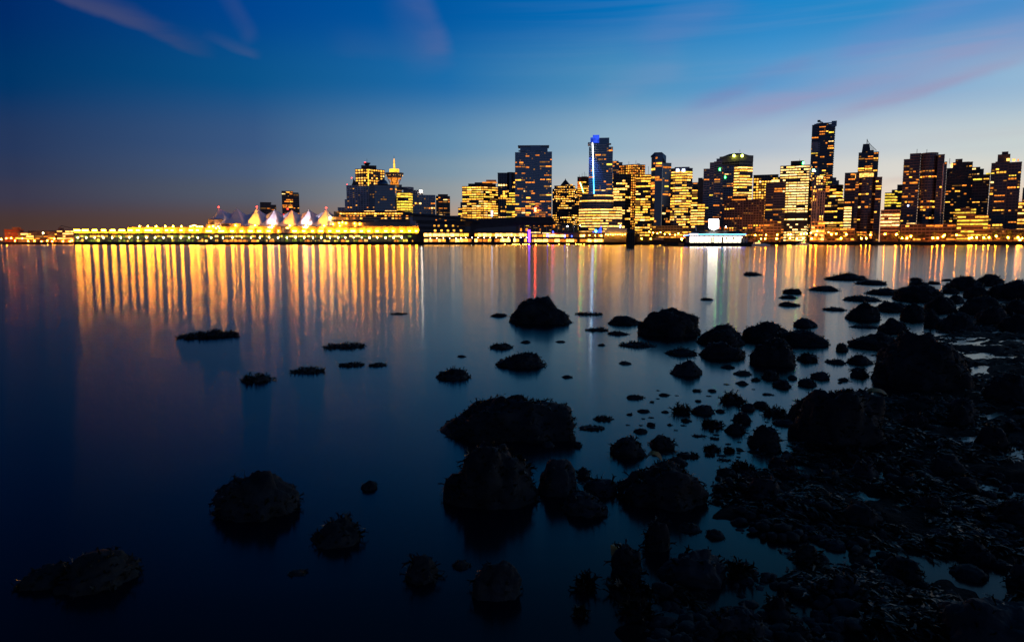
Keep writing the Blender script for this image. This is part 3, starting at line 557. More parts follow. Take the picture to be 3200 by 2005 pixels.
nt.links.new(tc.outputs['Object'], n_.inputs['Vector']); nt.links.new(n_.outputs['Fac'], rp.inputs[0]); nt.links.new(rp.outputs[0], p_.inputs['Base Color']); nt.links.new(p_.outputs[0], out.inputs[0])
ct.box('picture_banner', 879, 907, 710, 727, m_, 3.0, 3.3)
# the rounded bow and the box beside it
mb = MB(); q = ct.p(684, 707, 22); mb.lathe(q.x, q.y, [(14.2, ct.z(684, 729, 8)), (14.2, ct.z(684, 686, 8)), (13.6, ct.z(684, 684, 8))], 'white_wall', 32); mb.build('bow_drum', ct.o, True)
wallbox('bow_box', 693, 753, 698, 708, 6, 20); wallbox('bow_box_window', 694, 716, 700, 705, 5.8, 6, 'metal_dark'); wallbox('bow_step', 646, 668, 700, 729, 5.5, 10); wallbox('bow_window', 655, 669, 699, 703, 5.2, 5.4, 'metal_dark')
# terraces at the city end
wallbox('terrace_wall', 1040, 1281, 694, 729, 12, 50); wallbox('terrace_wall', 1034, 1281, 678, 695, 18, 50, 'conc_tan'); wallbox('terrace_window', 1130, 1275, 682, 685, 17.7, 18, 'metal_dark'); wallbox('terrace_window', 1040, 1170, 689.5, 692.5, 17.7, 18, 'metal_dark'); wallbox('terrace_window', 1185, 1270, 689.5, 692.5, 17.7, 18, 'metal_dark')
wallbox('terrace_floor', 1045, 1282, 661, 678, 24, 50, 'conc_dark'); wallbox('terrace_roof', 1058, 1262, 659.5, 661.5, 22.5, 50, 'roof_dark')
for x0_ in range(1063, 1258, 9): ct.win(ct.a(x0_ + 4, b=24), 23.9, ct.z(1160, 667.5, 24), 3.4, 1.9, 0, rnd.choice(('w_yel', 'w_yel', 'w_pale')))
for x0_ in range(1060, 1280, 11):
    if rnd.random() < .5: ct.win(ct.a(x0_ + 4, b=24), 23.9, ct.z(1160, 674, 24), 3, 1.6, 0, rnd.choice(('w_yel', 'w_org')))
    if rnd.random() < .55 and x0_ > 1050: ct.win(ct.a(x0_ + 4, b=18), 17.6, ct.z(1160, 681.5 + 1.0, 18), 3.5, 1.5, 0, rnd.choice(('w_yel', 'w_pale', 'w_org')))
for x0_ in (1140, 1143, 1246, 1258): ct.win(ct.a(x0_, b=12), 11.9, ct.z(1160, 713, 12), 2.2, 1.8, 0, 'w_dim')
ct.flush(100, 'window')
wallbox('terrace_lit_strip', 1140, 1172, 659, 660.2, 22, 22.4, 'w_pale'); wallbox('terrace_lit_strip', 1205, 1240, 658, 659.6, 22, 22.4, 'w_pale')
wallbox('open_slabs', 1281, 1299, 678, 722, 14, 40, 'conc_pale')
# flood lamps along the wall
bars = [(231, 252), (256, 277), (288, 304), (317, 331), (344, 361), (371, 391), (400, 415), (425, 437), (452, 478), (488, 499), (516, 526), (533, 543), (561, 571), (590, 604), (612, 622), (643, 663), (682, 701), (719, 731), (749, 760),
        (776, 790), (804, 817), (833, 846), (868, 873), (913, 928), (944, 955), (972, 981), (995, 1010), (1025, 1036), (1050, 1063), (1074, 1084), (1095, 1111), (1124, 1135), (1148, 1158), (1173, 1184), (1200, 1211), (1224, 1233), (1250, 1260), (1275, 1284), (1296, 1305)]
for x0_, x1_ in bars:
    y_ = 720 if x0_ < 640 else 722
    o = ct.box('flood_lamp', x0_ + 1, x1_ - 1, y_ - 2.0, y_ + 1.6, 'l_flood', 1.2, 1.9)
    mb = MB(); xm = (x0_ + x1_) / 2; q = ct.p(xm, y_ + 1, 1.6); mb.bar((q.x, 1.6, zs1), (q.x, 1.6, q.z), .18, 'metal_dark'); mb.build('bracket', o)
def ball_lamp(bld, px, py, bb, r, m='l_gold', name='flood_lamp'):
    mb = MB(); mb.ball(bld.p(px, py, bb), r, m); return mb.build(name, bld.o)
for x_, y_ in ((436, 707.4), (462, 707.4), (488, 707.4), (517, 707.8), (541, 707.6), (567, 707.8), (596, 707.8)): ball_lamp(ct, x_, y_, 5, 1.05)
for x_, y_ in ((604, 705), (609, 704), (616, 708), (624, 708), (632, 708), (654, 709), (666, 707), (675, 713), (682, 708), (686, 713)): ball_lamp(ct, x_, y_, 4.4, .8)
for x_, y_ in ((736, 704), (797, 704), (851, 705), (906, 705), (957, 705), (1013, 705.5)): ball_lamp(ct, x_, y_, 3.5, .9)
for x_, y_ in ((1041, 700), (1060, 697), (1070, 694.5), (1081, 697), (1108, 698.5), (1124, 699.5), (1062, 706.5), (1110, 708), (1116, 714), (1153, 713), (1161, 711), (1185, 711), (1222, 713), (1234, 715.5), (1130, 727)): ball_lamp(ct, x_, y_, 10.6, .75)
ball_lamp(ct, 1033, 680, 15, 1.0, 'l_white', 'terrace_lamp')
# tent sails: a mast, a front skirt that drops low, saddles that stay high between neighbours
def tent(px, yp, half, redball=None, colour=None, power=0, yside=677, dx=0, back=False):
    pk = ct.p(px, yp, 20); w = half * .478; front, rear = (15, 26)
    zl, zsd, zbk = ct.z(px, 706, 6), ct.z(px, yside, 20), ct.z(px, yside - 3, 40)
    mb = MB(); NR, NA = 14, 40; k = mb.mi('fabric')
    for j in range(NR + 1):
        t_ = j / NR; rr = .015 + .985 * t_
        for i in range(NA):
            a_ = 2 * math.pi * i / NA; cx_, sy_ = math.cos(a_), math.sin(a_)
            m_ = max(abs(cx_), abs(sy_)); sq = .72 / m_ + .28
            bx = w * cx_ * sq; by = (front if sy_ < 0 else rear) * sy_ * sq
            if sy_ < 0: ze = zsd + (zl - zsd) * (-sy_) ** .32 if abs(cx_) < .999 else zsd
            else: ze = zsd + (zbk - zsd) * sy_
            ze -= .9 * math.sin(a_ * 6) ** 2 * t_ * (1 if sy_ < 0 else .3)
            mb.v.append((pk.x + dx * t_ + bx * rr, pk.y + by * rr, ze + (pk.z - ze) * (1 - t_) ** 1.62))
    for j in range(NR):
        for i in range(NA):
            i2 = (i + 1) % NA; mb.f.append((j * NA + i, (j + 1) * NA + i, (j + 1) * NA + i2, j * NA + i2)); mb.m.append(k)
    s_ = mb.build('tent_sail', ct.o, True)
    mb = MB(); mb.bar((pk.x, pk.y, zs1), (pk.x, pk.y, pk.z + 1.4), .35, 'metal_grey'); mb.build('mast', s_)
    if redball: mb = MB(); mb.ball((pk.x, pk.y, pk.z + 2.6), 1.25, 'l_red'); mb.build('beacon', s_)
    if colour:
        L = bpy.data.lights.new('floodlight', 'SPOT'); L.energy = power; L.color = colour; L.spot_size = R(62); L.spot_blend = .6; L.shadow_soft_size = .6
        lo = bpy.data.objects.new('floodlight', L); COL.objects.link(lo)
        src = ct.o.matrix_world if False else None
        base = Vector(ct.o.location) + Vector((pk.x - 3, pk.y - front - 9, zs1 + 4.0)); tgt = Vector(ct.o.location) + Vector((pk.x, pk.y - 6, (pk.z + zl) / 2 + 1))
        lo.location = base; lo.rotation_euler = (tgt - base).to_track_quat('-Z', 'Y').to_euler()
        wm = Matrix.Translation(ct.o.location); lo.parent = ct.o; lo.location = base - Vector(ct.o.location)
tent(684, 653, 58, True, (1, .55, .3), 30000, 684, dx=14)
tent(740, 651, 44, False, None, 0, 683)
tent(803, 652, 40, True, (1, .44, .02), 230000, dx=-4)
tent(859, 655, 40, False, (1, .74, .9), 110000, dx=-4)
tent(912, 657, 40, False, (1, .27, .02), 240000, dx=-4)
tent(966, 656, 40, False, (1, .8, .92), 135000, dx=-4)
tent(1019.6, 655, 36, True, (1, .34, .02), 240000, dx=-6)
beacon(ct, 886, 672, 40, 1.2); beacon(ct, 899, 652, 45, .9)

# ---- convention hall with the long folded roof
ch = Bld('convention_hall', 'long dark convention hall with a folded low roof over lit glass fronts', 'convention hall', 1560, 955, axis=1600, z0=0, yref=730)
zq = ch.z(1560, 757)
mb = MB(); mb.box(ch.a(1322), ch.a(1990), 0, 58, -2, zq, 'quay'); mb.build('quay_wall', ch.o)
def chb(name, x0, x1, yt, yb, b0, b1, m): return ch.box(name, x0, x1, yt, yb, m, b0, b1)
def roofslab(pts, th, b0, b1, name='roof', m='roof_dark'):
    mb = MB(); n = len(pts)
    P0 = [ch.p(x, y, b0) for x, y in pts]
    up = [(p.x, p.z) for p in P0]; dn = [(p.x, p.z - th) for p in P0[::-1]]
    poly = up + dn
    k = mb.mi(m); N = len(poly)
    mb.v += [(x, b0, z) for x, z in poly] + [(x, b1, z + 2.0) for x, z in poly]
    mb.f.append(tuple(range(N))[::-1]); mb.m.append(k); mb.f.append(tuple(range(N, 2 * N))); mb.m.append(k)
    for i in range(N): mb.f.append((i, (i + 1) % N, N + (i + 1) % N, N + i)); mb.m.append(k)
    return mb.build(name, ch.o)
roofslab([(1262, 666), (1300, 667.5), (1345, 670), (1410, 676), (1478, 685), (1500, 690)], 3.0, -3, 40)
roofslab([(1300, 688), (1380, 690), (1452, 694)], 4.2, 1, 40, 'roof_tier'); roofslab([(1308, 708), (1452, 709)], 3.4, 0, 40, 'roof_tier')
chb('upper_glass', 1290, 1440, 674, 690, 8, 40, 'glass_dark'); chb('soffit_panel', 1424, 1477, 692, 707, 5, 6, 'orange_wash'); chb('mid_wall', 1310, 1480, 692, 729, 7, 40, 'glass_dark')
roofslab([(1470, 699), (1493, 686), (1560, 681), (1648, 677.5), (1728, 678)], 12, 2, 44, 'folded_roof')
roofslab([(1600, 690), (1728, 694), (1810, 704), (1816, 706)], 2.6, -2, 40, 'sloping_roof')
chb('hall_front', 1478, 1612, 696, 724, 4, 44, 'glass_dark'); chb('hall_glass', 1612, 1806, 706, 724, 9, 40, 'glass_brown')
for x_ in range(1490, 1610, 24): chb('glazing_bar', x_, x_ + .7, 697, 724, 3.6, 4, 'metal_dark')
for x_ in range(1622, 1806, 17): chb('slim_column', x_, x_ + 1, 700, 724, 2, 2.6, 'metal_grey')
chb('podium_slab', 1308, 1655, 723.5, 728.5, -1, 40, 'roof_dark'); chb('mid_slab', 1320, 1655, 741, 745.5, -.5, 40, 'roof_dark'); chb('podium_wall', 1322, 1655, 728.5, 757, 8, 40, 'conc_dark')
for i in range(24):                                           # columns, slightly raked as in the photo
    x_ = 1325 + i * 14; mb = MB(); q = ch.p(x_, 756.5, .5); t_ = ch.p(x_ - 3, 729, .5); mb.bar((q.x, .5, zq), t_, .3, 'metal_dark', 4); mb.build('column', ch.o)
x_ = 1324
while x_ < 1646:
    w = rnd.choice((9, 12, 16)); k = rnd.choice(('w_hall', 'w_yel', 'w_hall', 'w_pale'))
    if not 1450 < x_ < 1476: ch.win(ch.a(x_ + w / 2, b=8), 7.9, ch.z(1560, 734, 8), w * .4, 4.1, 0, k)
    if rnd.random() < .9: ch.win(ch.a(x_ + w / 2, b=8), 7.9, ch.z(1560, 751, 8), w * .4, 4.0, 0, rnd.choice(('w_hall', 'w_yel', 'w_pale', 'w_org')))
    x_ += w
for x_ in (1358, 1371, 1394, 1416, 1431): ch.win(ch.a(x_, b=7), 6.9, ch.z(1400, 705, 7), 2.6, 2.4, 0, 'w_yel')
for x_ in (1360, 1380, 1400, 1419, 1441): ch.win(ch.a(x_, b=7), 6.9, ch.z(1400, 720.5, 7), 3, 2.6, 0, 'w_yel')
for x_, y_, w, h, k in ((1363, 687, 4, 1, 'w_org'), (1392, 689, 6, 1, 'w_org'), (1375, 683, 5, .8, 'w_dim'), (1628, 718, 5, 4, 'w_org'), (1646, 718, 7, 4, 'w_org'), (1640, 702, 2, .6, 'w_pale'), (1655, 709.6, 8, .7, 'w_dim'), (1684, 705, 3, 2, 'w_org'), (1703, 706, 3, 2, 'w_org'), (1688, 718, 4, 3, 'w_org'),
        (1731, 707, 6, 4, 'w_org'), (1745, 712, 4, 3, 'w_dim'), (1720, 719, 6, 2, 'w_dim'), (1673, 712, 12, .6, 'w_dim'), (1760, 716, 6, 2, 'w_dim')): ch.win(ch.a(x_, b=4), (3.5 if x_ > 1600 else 6.8), ch.z(x_, y_, 4), w * .45, h, 0, k)
ch.flush(100, 'window')
for x_ in list(range(1456, 1655, 19)) + [1345, 1365, 1386, 1405, 1425, 1440]: ball_lamp(ch, x_, 742.5 if x_ > 1450 else 744, -1.2, .3, 'l_cool', 'edge_lamp')
for x_ in (1577, 1602, 1606, 1610, 1616, 1623, 1634, 1640, 1645, 1654, 1675, 1714, 1747, 1771, 1777, 1800, 1808, 1815, 1826): ball_lamp(ch, x_, 763.2, -.5, .3, 'l_gold', 'quay_lamp')

# ---- waterfront pavilion with its purple light column
wp = Bld('waterfront_pavilion', 'low waterfront pavilion with gold shop fronts, a red sign and purple light column', 'pavilion', 1790, 945, axis=1600, z0=0, yref=740)
def wpb(name, x0, x1, yt, yb, b0, b1, m): return wp.box(name, x0, x1, yt, yb, m, b0, b1)
zq2 = wp.z(1790, 757)
wpb('upper_slab', 1650, 1900, 724, 727, 0, 20, 'roof_dark'); wpb('lower_slab', 1650, 1945, 741.5, 746, -.5, 20, 'roof_dark'); wpb('back_wall', 1652, 1900, 727, 757, 6, 20, 'conc_brown'); wpb('back_wall', 1900, 1945, 746, 757, 6, 20, 'conc_brown')
wpb('purple_column', 1650.5, 1657.5, 718, 757, -1, .6, 'l_purple')
x_ = 1662
while x_ < 1940:
    w = rnd.choice((7, 9, 13, 18))
    if x_ < 1760 or rnd.random() < .35:
        if x_ < 1890: wp.win(wp.a(x_ + w / 2, b=6), 5.9, wp.z(1790, 736.5, 6), (w - 2) * .44, 3.2, 0, rnd.choice(('w_hall', 'w_yel', 'w_org', 'w_hall')))
    if rnd.random() < .92: wp.win(wp.a(x_ + w / 2, b=6), 5.9, wp.z(1790, 751.5, 6), (w - 1.5) * .44, 3.6, 0, rnd.choice(('w_hall', 'w_yel', 'w_hall', 'w_org')))
    x_ += w
wp.flush(100, 'window')
wpb('lit_fascia', 1658, 1689, 725, 728, -.4, 0, 'w_white'); wpb('red_sign', 1722, 1735, 732, 735.5, -.6, 0, 'l_redsign'); wpb('blue_sign', 1695, 1720, 727, 730, -.5, 0, 'w_white')
for x_, y0_, y1_ in ((1711, 731, 740), (1765, 734, 742), (1787, 736, 740), (1728, 723, 727)): wpb('blue_light', x_ - 1.4, x_ + 1.4, y0_, y1_, -.8, -.3, 'l_blue')
for x_, y_ in ((1774, 706.5), (1794, 706.5), (1803, 706), (1813, 706)): ball_lamp(wp, x_, y_, 12, .8, 'l_cool', 'globe_lamp'); mb = MB(); q = wp.p(x_, y_, 12); mb.bar((q.x, 12, wp.z(1790, 727)), (q.x, 12, q.z), .12, 'metal_grey'); mb.build('lamp_post', wp.o)
for x_ in (1825, 1842, 1860, 1878, 1895): ball_lamp(wp, x_, 735, -.6, .5, 'l_gold', 'globe_lamp')
# ---- blue spike sculpture, glass wedge, purple-lit tip
bs = Bld('spike_sculpture', 'blue-lit spiky sculpture with a green glow on the plaza below the light tube', 'sculpture', 1866, 940, axis=1600, yref=720)
mb = MB(); zb_ = bs.z(1866, 727); tops = [((1862, 714), 1.2), ((1879, 705), .9), ((1852, 722), .8)]
for (x_, y_), w in tops:
    q = bs.p(x_, y_, 1); c0 = bs.a(1866 + (x_ - 1866) * .5)
    mb.face([(c0 - 4 * w, 0, zb_), (c0 + 4 * w, 0, zb_), tuple(q)], 'l_blue'); mb.face([(c0 + 4 * w, 0, zb_), (c0, 3, zb_), tuple(q)], 'l_blue'); mb.face([(c0, 3, zb_), (c0 - 4 * w, 0, zb_), tuple(q)], 'l_blue')
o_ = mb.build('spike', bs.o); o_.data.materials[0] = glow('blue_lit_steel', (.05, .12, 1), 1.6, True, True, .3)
mb = MB(); mb.ball(bs.p(1862, 722, -1.2), 1.6, 'l_green'); mb.build('green_lamp', bs.o)
gw = Bld('glass_wedge_roof', 'grey slanted glass wedge roof on the plaza right of the blue spike sculpture', 'roof', 1932, 935, axis=1600, yref=718)
mb = MB(); A_, B_, C_, D_ = gw.p(1890, 729), gw.p(1904, 708.5), gw.p(1962, 715), gw.p(1962, 728)
mb.v += [tuple(v) for v in (A_, B_, C_, D_)] + [(v.x, 14, v.z) for v in (A_, B_, C_, D_)]
k = mb.mi('metal_grey')
for f in ((3, 2, 1, 0), (4, 5, 6, 7), (0, 1, 5, 4), (1, 2, 6, 5), (2, 3, 7, 6), (3, 0, 4, 7)): mb.f.append(f); mb.m.append(k)
mb.build('glass_slab', gw.o); gw.box('lit_edge', 1892, 1962, 729, 730.5, 'w_yel', -.3, 0); mb = MB(); mb.bar(gw.p(1938, 712, 2), gw.p(1939, 703, 2), .7, 'l_bluesign'); mb.build('light_mast', gw.o)
for i in range(10): ball_lamp(gw, 1893 + i * 7.5, 732.5 + (i % 2), -1.5, .5, 'l_gold', 'edge_lamp')
gw.box('support_wall', 1890, 1962, 731, 756, 'conc_dark', 1, 14)
eb = Bld('seawall_ramp', 'dark seawall ramp with a pale canopy arch between the piling and the fuel barge', 'seawall', 2040, 920, axis=1600, z0=0, yref=745)
mb = MB(); mb.v += [(eb.a(1962), 0, -2), (eb.a(2150), 0, -2), (eb.a(2150), 0, eb.z(2100, 745)), (eb.a(1962), 0, eb.z(2000, 738))]; mb.v += [(v[0], 14, v[2]) for v in mb.v[:4]]; k = mb.mi('quay')
for f in ((3, 2, 1, 0)[::-1], (7, 6, 5, 4), (0, 4, 5, 1)[::-1], (3, 2, 6, 7), (1, 5, 6, 2), (0, 3, 7, 4)): mb.f.append(f); mb.m.append(k)
mb.build('ramp', eb.o)
mb = MB(); pts = [eb.p(2036 + 37 * i / 8, 751 - 9.5 * math.sin(math.pi * (.15 + .85 * i / 8) * .62), -.6) for i in range(9)]; q0 = eb.p(2073, 751, -.6); poly = [(p.x, p.z) for p in pts] + [(q0.x, q0.z)]
mb.v += [(x, -.7, z) for x, z in poly] + [(x, 0, z) for x, z in poly]; n = len(poly); k = mb.mi('conc_tan'); mb.f.append(tuple(range(n))[::-1]); mb.m.append(k)
for i in range(n): mb.f.append((i, (i + 1) % n, n + (i + 1) % n, n + i)); mb.m.append(k)
mb.build('canopy_arch', eb.o)

# ---- floating fuel barge with the backlit shield sign
fb = Bld('fuel_barge', 'brightly lit floating fuel station with blue neon roof edge and white shield sign', 'fuel barge', 2240, 400, axis=1600, z0=0, yref=750)
def fbb(name, x0, x1, yt, yb, b0, b1, m, parent=None): return fb.box(name, x0, x1, yt, yb, m, b0, b1, parent)
mb = MB(); mb.box(fb.a(2136), fb.a(2347), -1.5, 12, -.6, fb.z(2240, 758.5), 'quay'); mb.build('float_deck', fb.o)
for x_ in range(2142, 2346, 12):
    mb = MB(); q = fb.a(x_); mb.box(q - .35, q + .35, -1.75, -1.5, .15, .8, 'metal_dark'); mb.build('tyre_fender', fb.o)
fbb('shop_wall', 2152, 2316, 737, 758.5, 3, 10, 'white_wall')
for x_ in range(2156, 2312, 15): fbb('lit_shop_front', x_, x_ + 13, 738.5, 757.5, 2.8, 2.95, 'l_barge')
for x_, w, y0_ in ((2222, 3, 741), (2226.5, 2.5, 741), (2255, 4, 740)): fbb('shop_door', x_, x_ + w, y0_, 758, 2.5, 2.7, 'red_brick' if x_ < 2240 else 'conc_tan')
for x_ in (2267, 2291): fbb('window_blind', x_, x_ + 5, 741, 748, 2.5, 2.7, 'conc_tan')
for x_ in (2152, 2176, 2200, 2316): fbb('canopy_post', x_, x_ + 1.2, 736.5, 758.5, -.4, -.2, 'white_wall')
mb = MB(); y0_, y1_ = fb.z(2240, 736.3), fb.z(2240, 733.5); mb.box(fb.a(2152), fb.a(2328), -1, 11, y0_, y1_, 'metal_grey'); mb.build('roof_fascia', fb.o).data.materials[0] = surf('blue_fascia', (.02, .04, .4), .5, .4)
mb = MB(); mb.box(fb.a(2178), fb.a(2328), -1.2, -1, fb.z(2240, 733.2), fb.z(2240, 731.2), 'l_neon'); mb.build('neon_edge', fb.o)
mb = MB(); mb.box(fb.a(2154), fb.a(2179), -1.2, -1, fb.z(2240, 734.6), fb.z(2240, 730.2), 'l_bluesign'); mb.build('fascia_sign', fb.o)
mb = MB(); mb.bar(fb.p(2136, 737.5, -1), fb.p(2154, 733.5, -1), .14, 'l_neon'); mb.build('side_neon', fb.o)
a0, a1, zb_ = fb.a(2152), fb.a(2328), fb.z(2240, 730.6); mb = MB(); zt_ = fb.z(2240, 720.5)
mb.v += [(a0, -1, zb_), (a1, -1, zb_), (a1, 11, zb_), (a0, 11, zb_), (a0 + 6, 3, zt_), (a1 - 3, 3, zt_), (a1 - 3, 7, zt_), (a0 + 6, 7, zt_)]; k = mb.mi('roof_dark')
for f in ((0, 1, 5, 4), (1, 2, 6, 5), (2, 3, 7, 6), (3, 0, 4, 7), (4, 5, 6, 7), (3, 2, 1, 0)): mb.f.append(f); mb.m.append(k)
mb.build('hipped_roof', fb.o)
P_ = [(2215, 686.5), (2217, 684.3), (2244, 684.3), (2246, 686.5), (2246, 711.5), (2244, 713.5), (2231, 719.5), (2217, 713.5), (2215, 711.5)]
poly = [fb.p(x, y, 2) for x, y in P_][::-1]; mb = MB(); n = len(poly); k = mb.mi('l_shield'); mb.v += [(p.x, 1.8, p.z) for p in poly] + [(p.x, 2.5, p.z) for p in poly]
mb.f.append(tuple(range(n))); mb.m.append(k); mb.f.append(tuple(range(n, 2 * n))[::-1]); mb.m.append(k)
for i in range(n): mb.f.append((i, n + i, n + (i + 1) % n, (i + 1) % n)); mb.m.append(k)
mb.build('shield_sign', fb.o)
mb = MB(); c = fb.a(2231); mb.bar((c, 2.1, zt_ - .5), (c, 2.1, fb.z(2231, 719)), .3, 'metal_grey'); mb.build('sign_post', fb.o)
for i, (x_, m__) in enumerate(((2268, 'l_cool'), (2248, 'l_red'))): ball_lamp(fb, x_, 709 + i, 5, .3, m__, 'roof_lamp')
mb = MB(); mb.bar(fb.p(2176, 722, 3), fb.p(2173, 706, 3), .16, 'hull_white'); mb.build('flagpole', fb.o)
for x_ in (2322, 2330, 2338): mb = MB(); q = fb.a(x_); mb.box(q - .35, q + .35, 2, 3, fb.z(2240, 758.5), fb.z(2240, 744), 'conc_grey'); mb.build('fuel_pump', fb.o)
fbb('gangway_rail', 2318, 2347, 752, 753, -1, -.8, 'metal_grey')
# ---- lone piling cluster standing in the harbour
dp = Bld('mooring_piles', 'dark cluster of mooring piles standing alone in the harbour', 'mooring piles', 1971, 246, axis=1600, z0=0, yref=745)
for i, (dx, dy, h) in enumerate(((-1.1, 0, 0), (-.45, -.25, .25), (.25, -.2, -.1), (.95, .1, .15), (-.7, .7, .1), (.1, .75, .3), (.75, .8, 0))):
    mb = MB(); z_ = dp.z(1971, 716) + h; mb.lathe(dx, dy, [(.42, -3), (.40, z_ - .2), (.34, z_)], 'bark', 10); mb.build('pile', dp.o)
mb = MB(); mb.box(-1.45, 1.4, -.75, 1.3, dp.z(1971, 728), dp.z(1971, 721), 'metal_dark'); mb.build('steel_band', dp.o)
# ---- small craft by the barge and a dark float
def boat(label, px, py, L, D, lit=False):
    o = empty('motorboat', at(px, 765, D).xy.to_3d(), rnd.uniform(-.2, .2)); tag(o, label, 'boat', 'small boats along the dark shore')
    mb = MB(); st = []
    for i in range(9):
        t_ = i / 8; w = L * .16 * (1 - t_ ** 3) + .05; hgt = L * (.11 + .05 * t_ ** 2); st.append((-L / 2 + L * t_, w, hgt))
    for (xa, wa, ha), (xb, wb, hb) in zip(st, st[1:]):
        for sg in (-1, 1):
            q = [(xa, sg * wa, ha), (xb, sg * wb, hb), (xb, sg * wb * .5, -.2), (xa, sg * wa * .5, -.2)]; mb.face(q if sg < 0 else q[::-1], 'hull_white')
        mb.face([(xa, -wa, ha), (xa, wa, ha), (xb, wb, hb), (xb, -wb, hb)][::-1], 'hull_white')
    x0_, w0, h0 = st[0]; mb.face([(x0_, -w0, h0), (x0_, -w0 * .5, -.2), (x0_, w0 * .5, -.2), (x0_, w0, h0)], 'hull_white'); mb.build('hull', o)
    mb = MB(); mb.prism([(-L * .25, -L * .1), (L * .12, -L * .1), (L * .2, 0), (L * .12, L * .1), (-L * .25, L * .1)], L * .1, L * .24, 'hull_white', 'roof_dark'); cb = mb.build('cabin', o)
    mb = MB(); mb.box(-L * .22, L * .1, -L * .105, -L * .1, L * .16, L * .22, 'w_pale' if lit else 'glass_dark'); mb.build('window', cb)
    if lit: mb = MB(); mb.ball((L * .05, 0, L * .3), .22, 'l_green'); mb.build('lamp', o)
boat('white motorboat moored just right of the fuel barge', 2368, 766, 11, 470, True)
boat('small pale motorboat right of the one moored at the fuel barge', 2392, 766, 7, 500)
boat('low white boat with a green light below the bright lobby pavilion', 2510, 763, 14, 740, True)
fl = Bld('dark_float', 'low dark timber float between the seawall ramp and the fuel barge', 'float', 2104, 430, axis=1600, z0=0, yref=760)
mb = MB(); mb.box(fl.a(2076), fl.a(2133), 0, 6, -.5, .9, 'quay'); mb.build('deck', fl.o); mb = MB(); mb.prism([(fl.a(2084), 1), (fl.a(2122), 1.4), (fl.a(2122), 4), (fl.a(2084), 4)], .9, 1.7, 'quay'); mb.build('stack', fl.o)

# ---- street lamps
def lamp(label, px, py, D, r, m, group, zbase=GZ, flat=False):
    q = at(px, py, D if flat else rad(px, D)); o = empty('street_lamp', (q.x, q.y, zbase)); tag(o, label, 'street lamp', group)
    mb = MB(); h = q.z - zbase; mb.bar((0, .2, 0), (0, .2, max(h - r * .5, .3)), .16, 'metal_dark'); mb.build('pole', o)
    mb = MB(); mb.ball((0, 0, h), r, m); mb.build('lamp_head', o); return o
def nth(n):
    return ['first', 'second', 'third', 'fourth', 'fifth', 'sixth', 'seventh', 'eighth', 'ninth', 'tenth', 'eleventh', 'twelfth', 'thirteenth', 'fourteenth', 'fifteenth', 'sixteenth', 'seventeenth', 'eighteenth', 'nineteenth', 'twentieth'][n - 1]
PG = 'white lamps along the cruise terminal promenade'
PL = [243, 270, 296, 323, 351, 378, 404, 431, 458, 485, 511, 538, 565, 591, 618, 660, 697, 727, 756, 784, 812, 841, 869, 897, 924, 951, 978, 1004, 1031, 1057, 1079, 1105, 1131, 1155, 1179, 1205, 1230, 1255]
for i, x_ in enumerate(PL):
    half = i < 19; n = i + 1 if half else len(PL) - i
    lamp('greenish white cruise pier lamp on a pole, %s from the %s end' % (nth(n), 'left' if half else 'right'), x_, 742.5, 1003, .78, 'l_white', PG, ct.z(775, 755.5), True)
LL = [(20, 745), (4, 748), (35, 744), (47, 752), (70, 745), (88, 753), (108, 752), (130, 754), (148, 752), (163, 754), (170, 746), (197, 754), (219, 754), (226, 751)]
for i, (x_, y_) in enumerate(sorted(LL)):
    lamp('orange lamp on the dark far left shore, %s from left' % nth(i + 1), x_, y_, 1472, .75, 'l_sodium', 'orange lamps on the far left shore')
lamp('tall greenish white floodlight mast on the far left shore', 135, 728, 1471, 1.0, 'l_white', None)
RL = [(2005, 745.5), (2033, 746), (2029, 724), (2041, 727), (2054, 729), (2064, 726), (2077, 732), (2093, 732), (2110, 734), (2120, 729)]
for i, (x_, y_) in enumerate(RL):
    lamp('gold seawall lamp between the piling and fuel barge, %s from left' % nth(1 + sorted(RL).index((x_, y_))), x_, y_, 919, .62, 'l_gold', 'gold lamps between the piling and the barge', 4, True)
lamp('large gold star-bright lamp just left of the fuel barge', 2130.6, 747, 600, .85, 'l_gold', None, 0, True)
OR = [(2360, 735), (2394, 734), (2429, 733.5), (2464, 732.5), (2471, 732.5), (2378, 746), (2391, 746), (2427, 745.5), (2468, 745), (2490, 745.5), (2510, 744.5), (2536, 745.5), (2503, 731.5), (2512, 730.5), (2521, 729.5), (2534, 727.5), (2554, 721.5), (2589, 726), (2613, 730.5), (2645, 732),
      (2598, 732), (2550, 733), (2720, 734), (2765, 731.5), (2801, 732.5), (2628, 744.5), (2692, 744.5), (2707, 744.5), (2819, 744), (2834, 744), (2846, 738), (2915, 743.5), (2930, 743.5), (2947, 739), (2951, 735), (2989, 734.5), (3028, 744.5), (3036, 742.5), (3052, 742), (3090, 742), (3113, 738), (3150, 742.5), (3187, 750), (3195, 744), (3181, 742), (3074, 742)]
OR.sort()
nice = ['below the white-windowed slab', 'below the bright lobby pavilion', 'below the round-fronted towers', 'near the right edge of the shore']
buck = [[], [], [], []]
for p_ in OR: buck[0 if p_[0] < 2500 else 1 if p_[0] < 2660 else 2 if p_[0] < 2960 else 3].append(p_)
for bi, bk in enumerate(buck):
    for i, (x_, y_) in enumerate(bk):
        lamp('orange shore lamp %s, %s from left there' % (nice[bi], nth(i + 1)), x_, y_, 905 + (750 - y_) * .3, .6 + .35 * rnd.random(), 'l_sodium' if rnd.random() < .8 else 'l_gold', 'orange street lamps along the right shore')

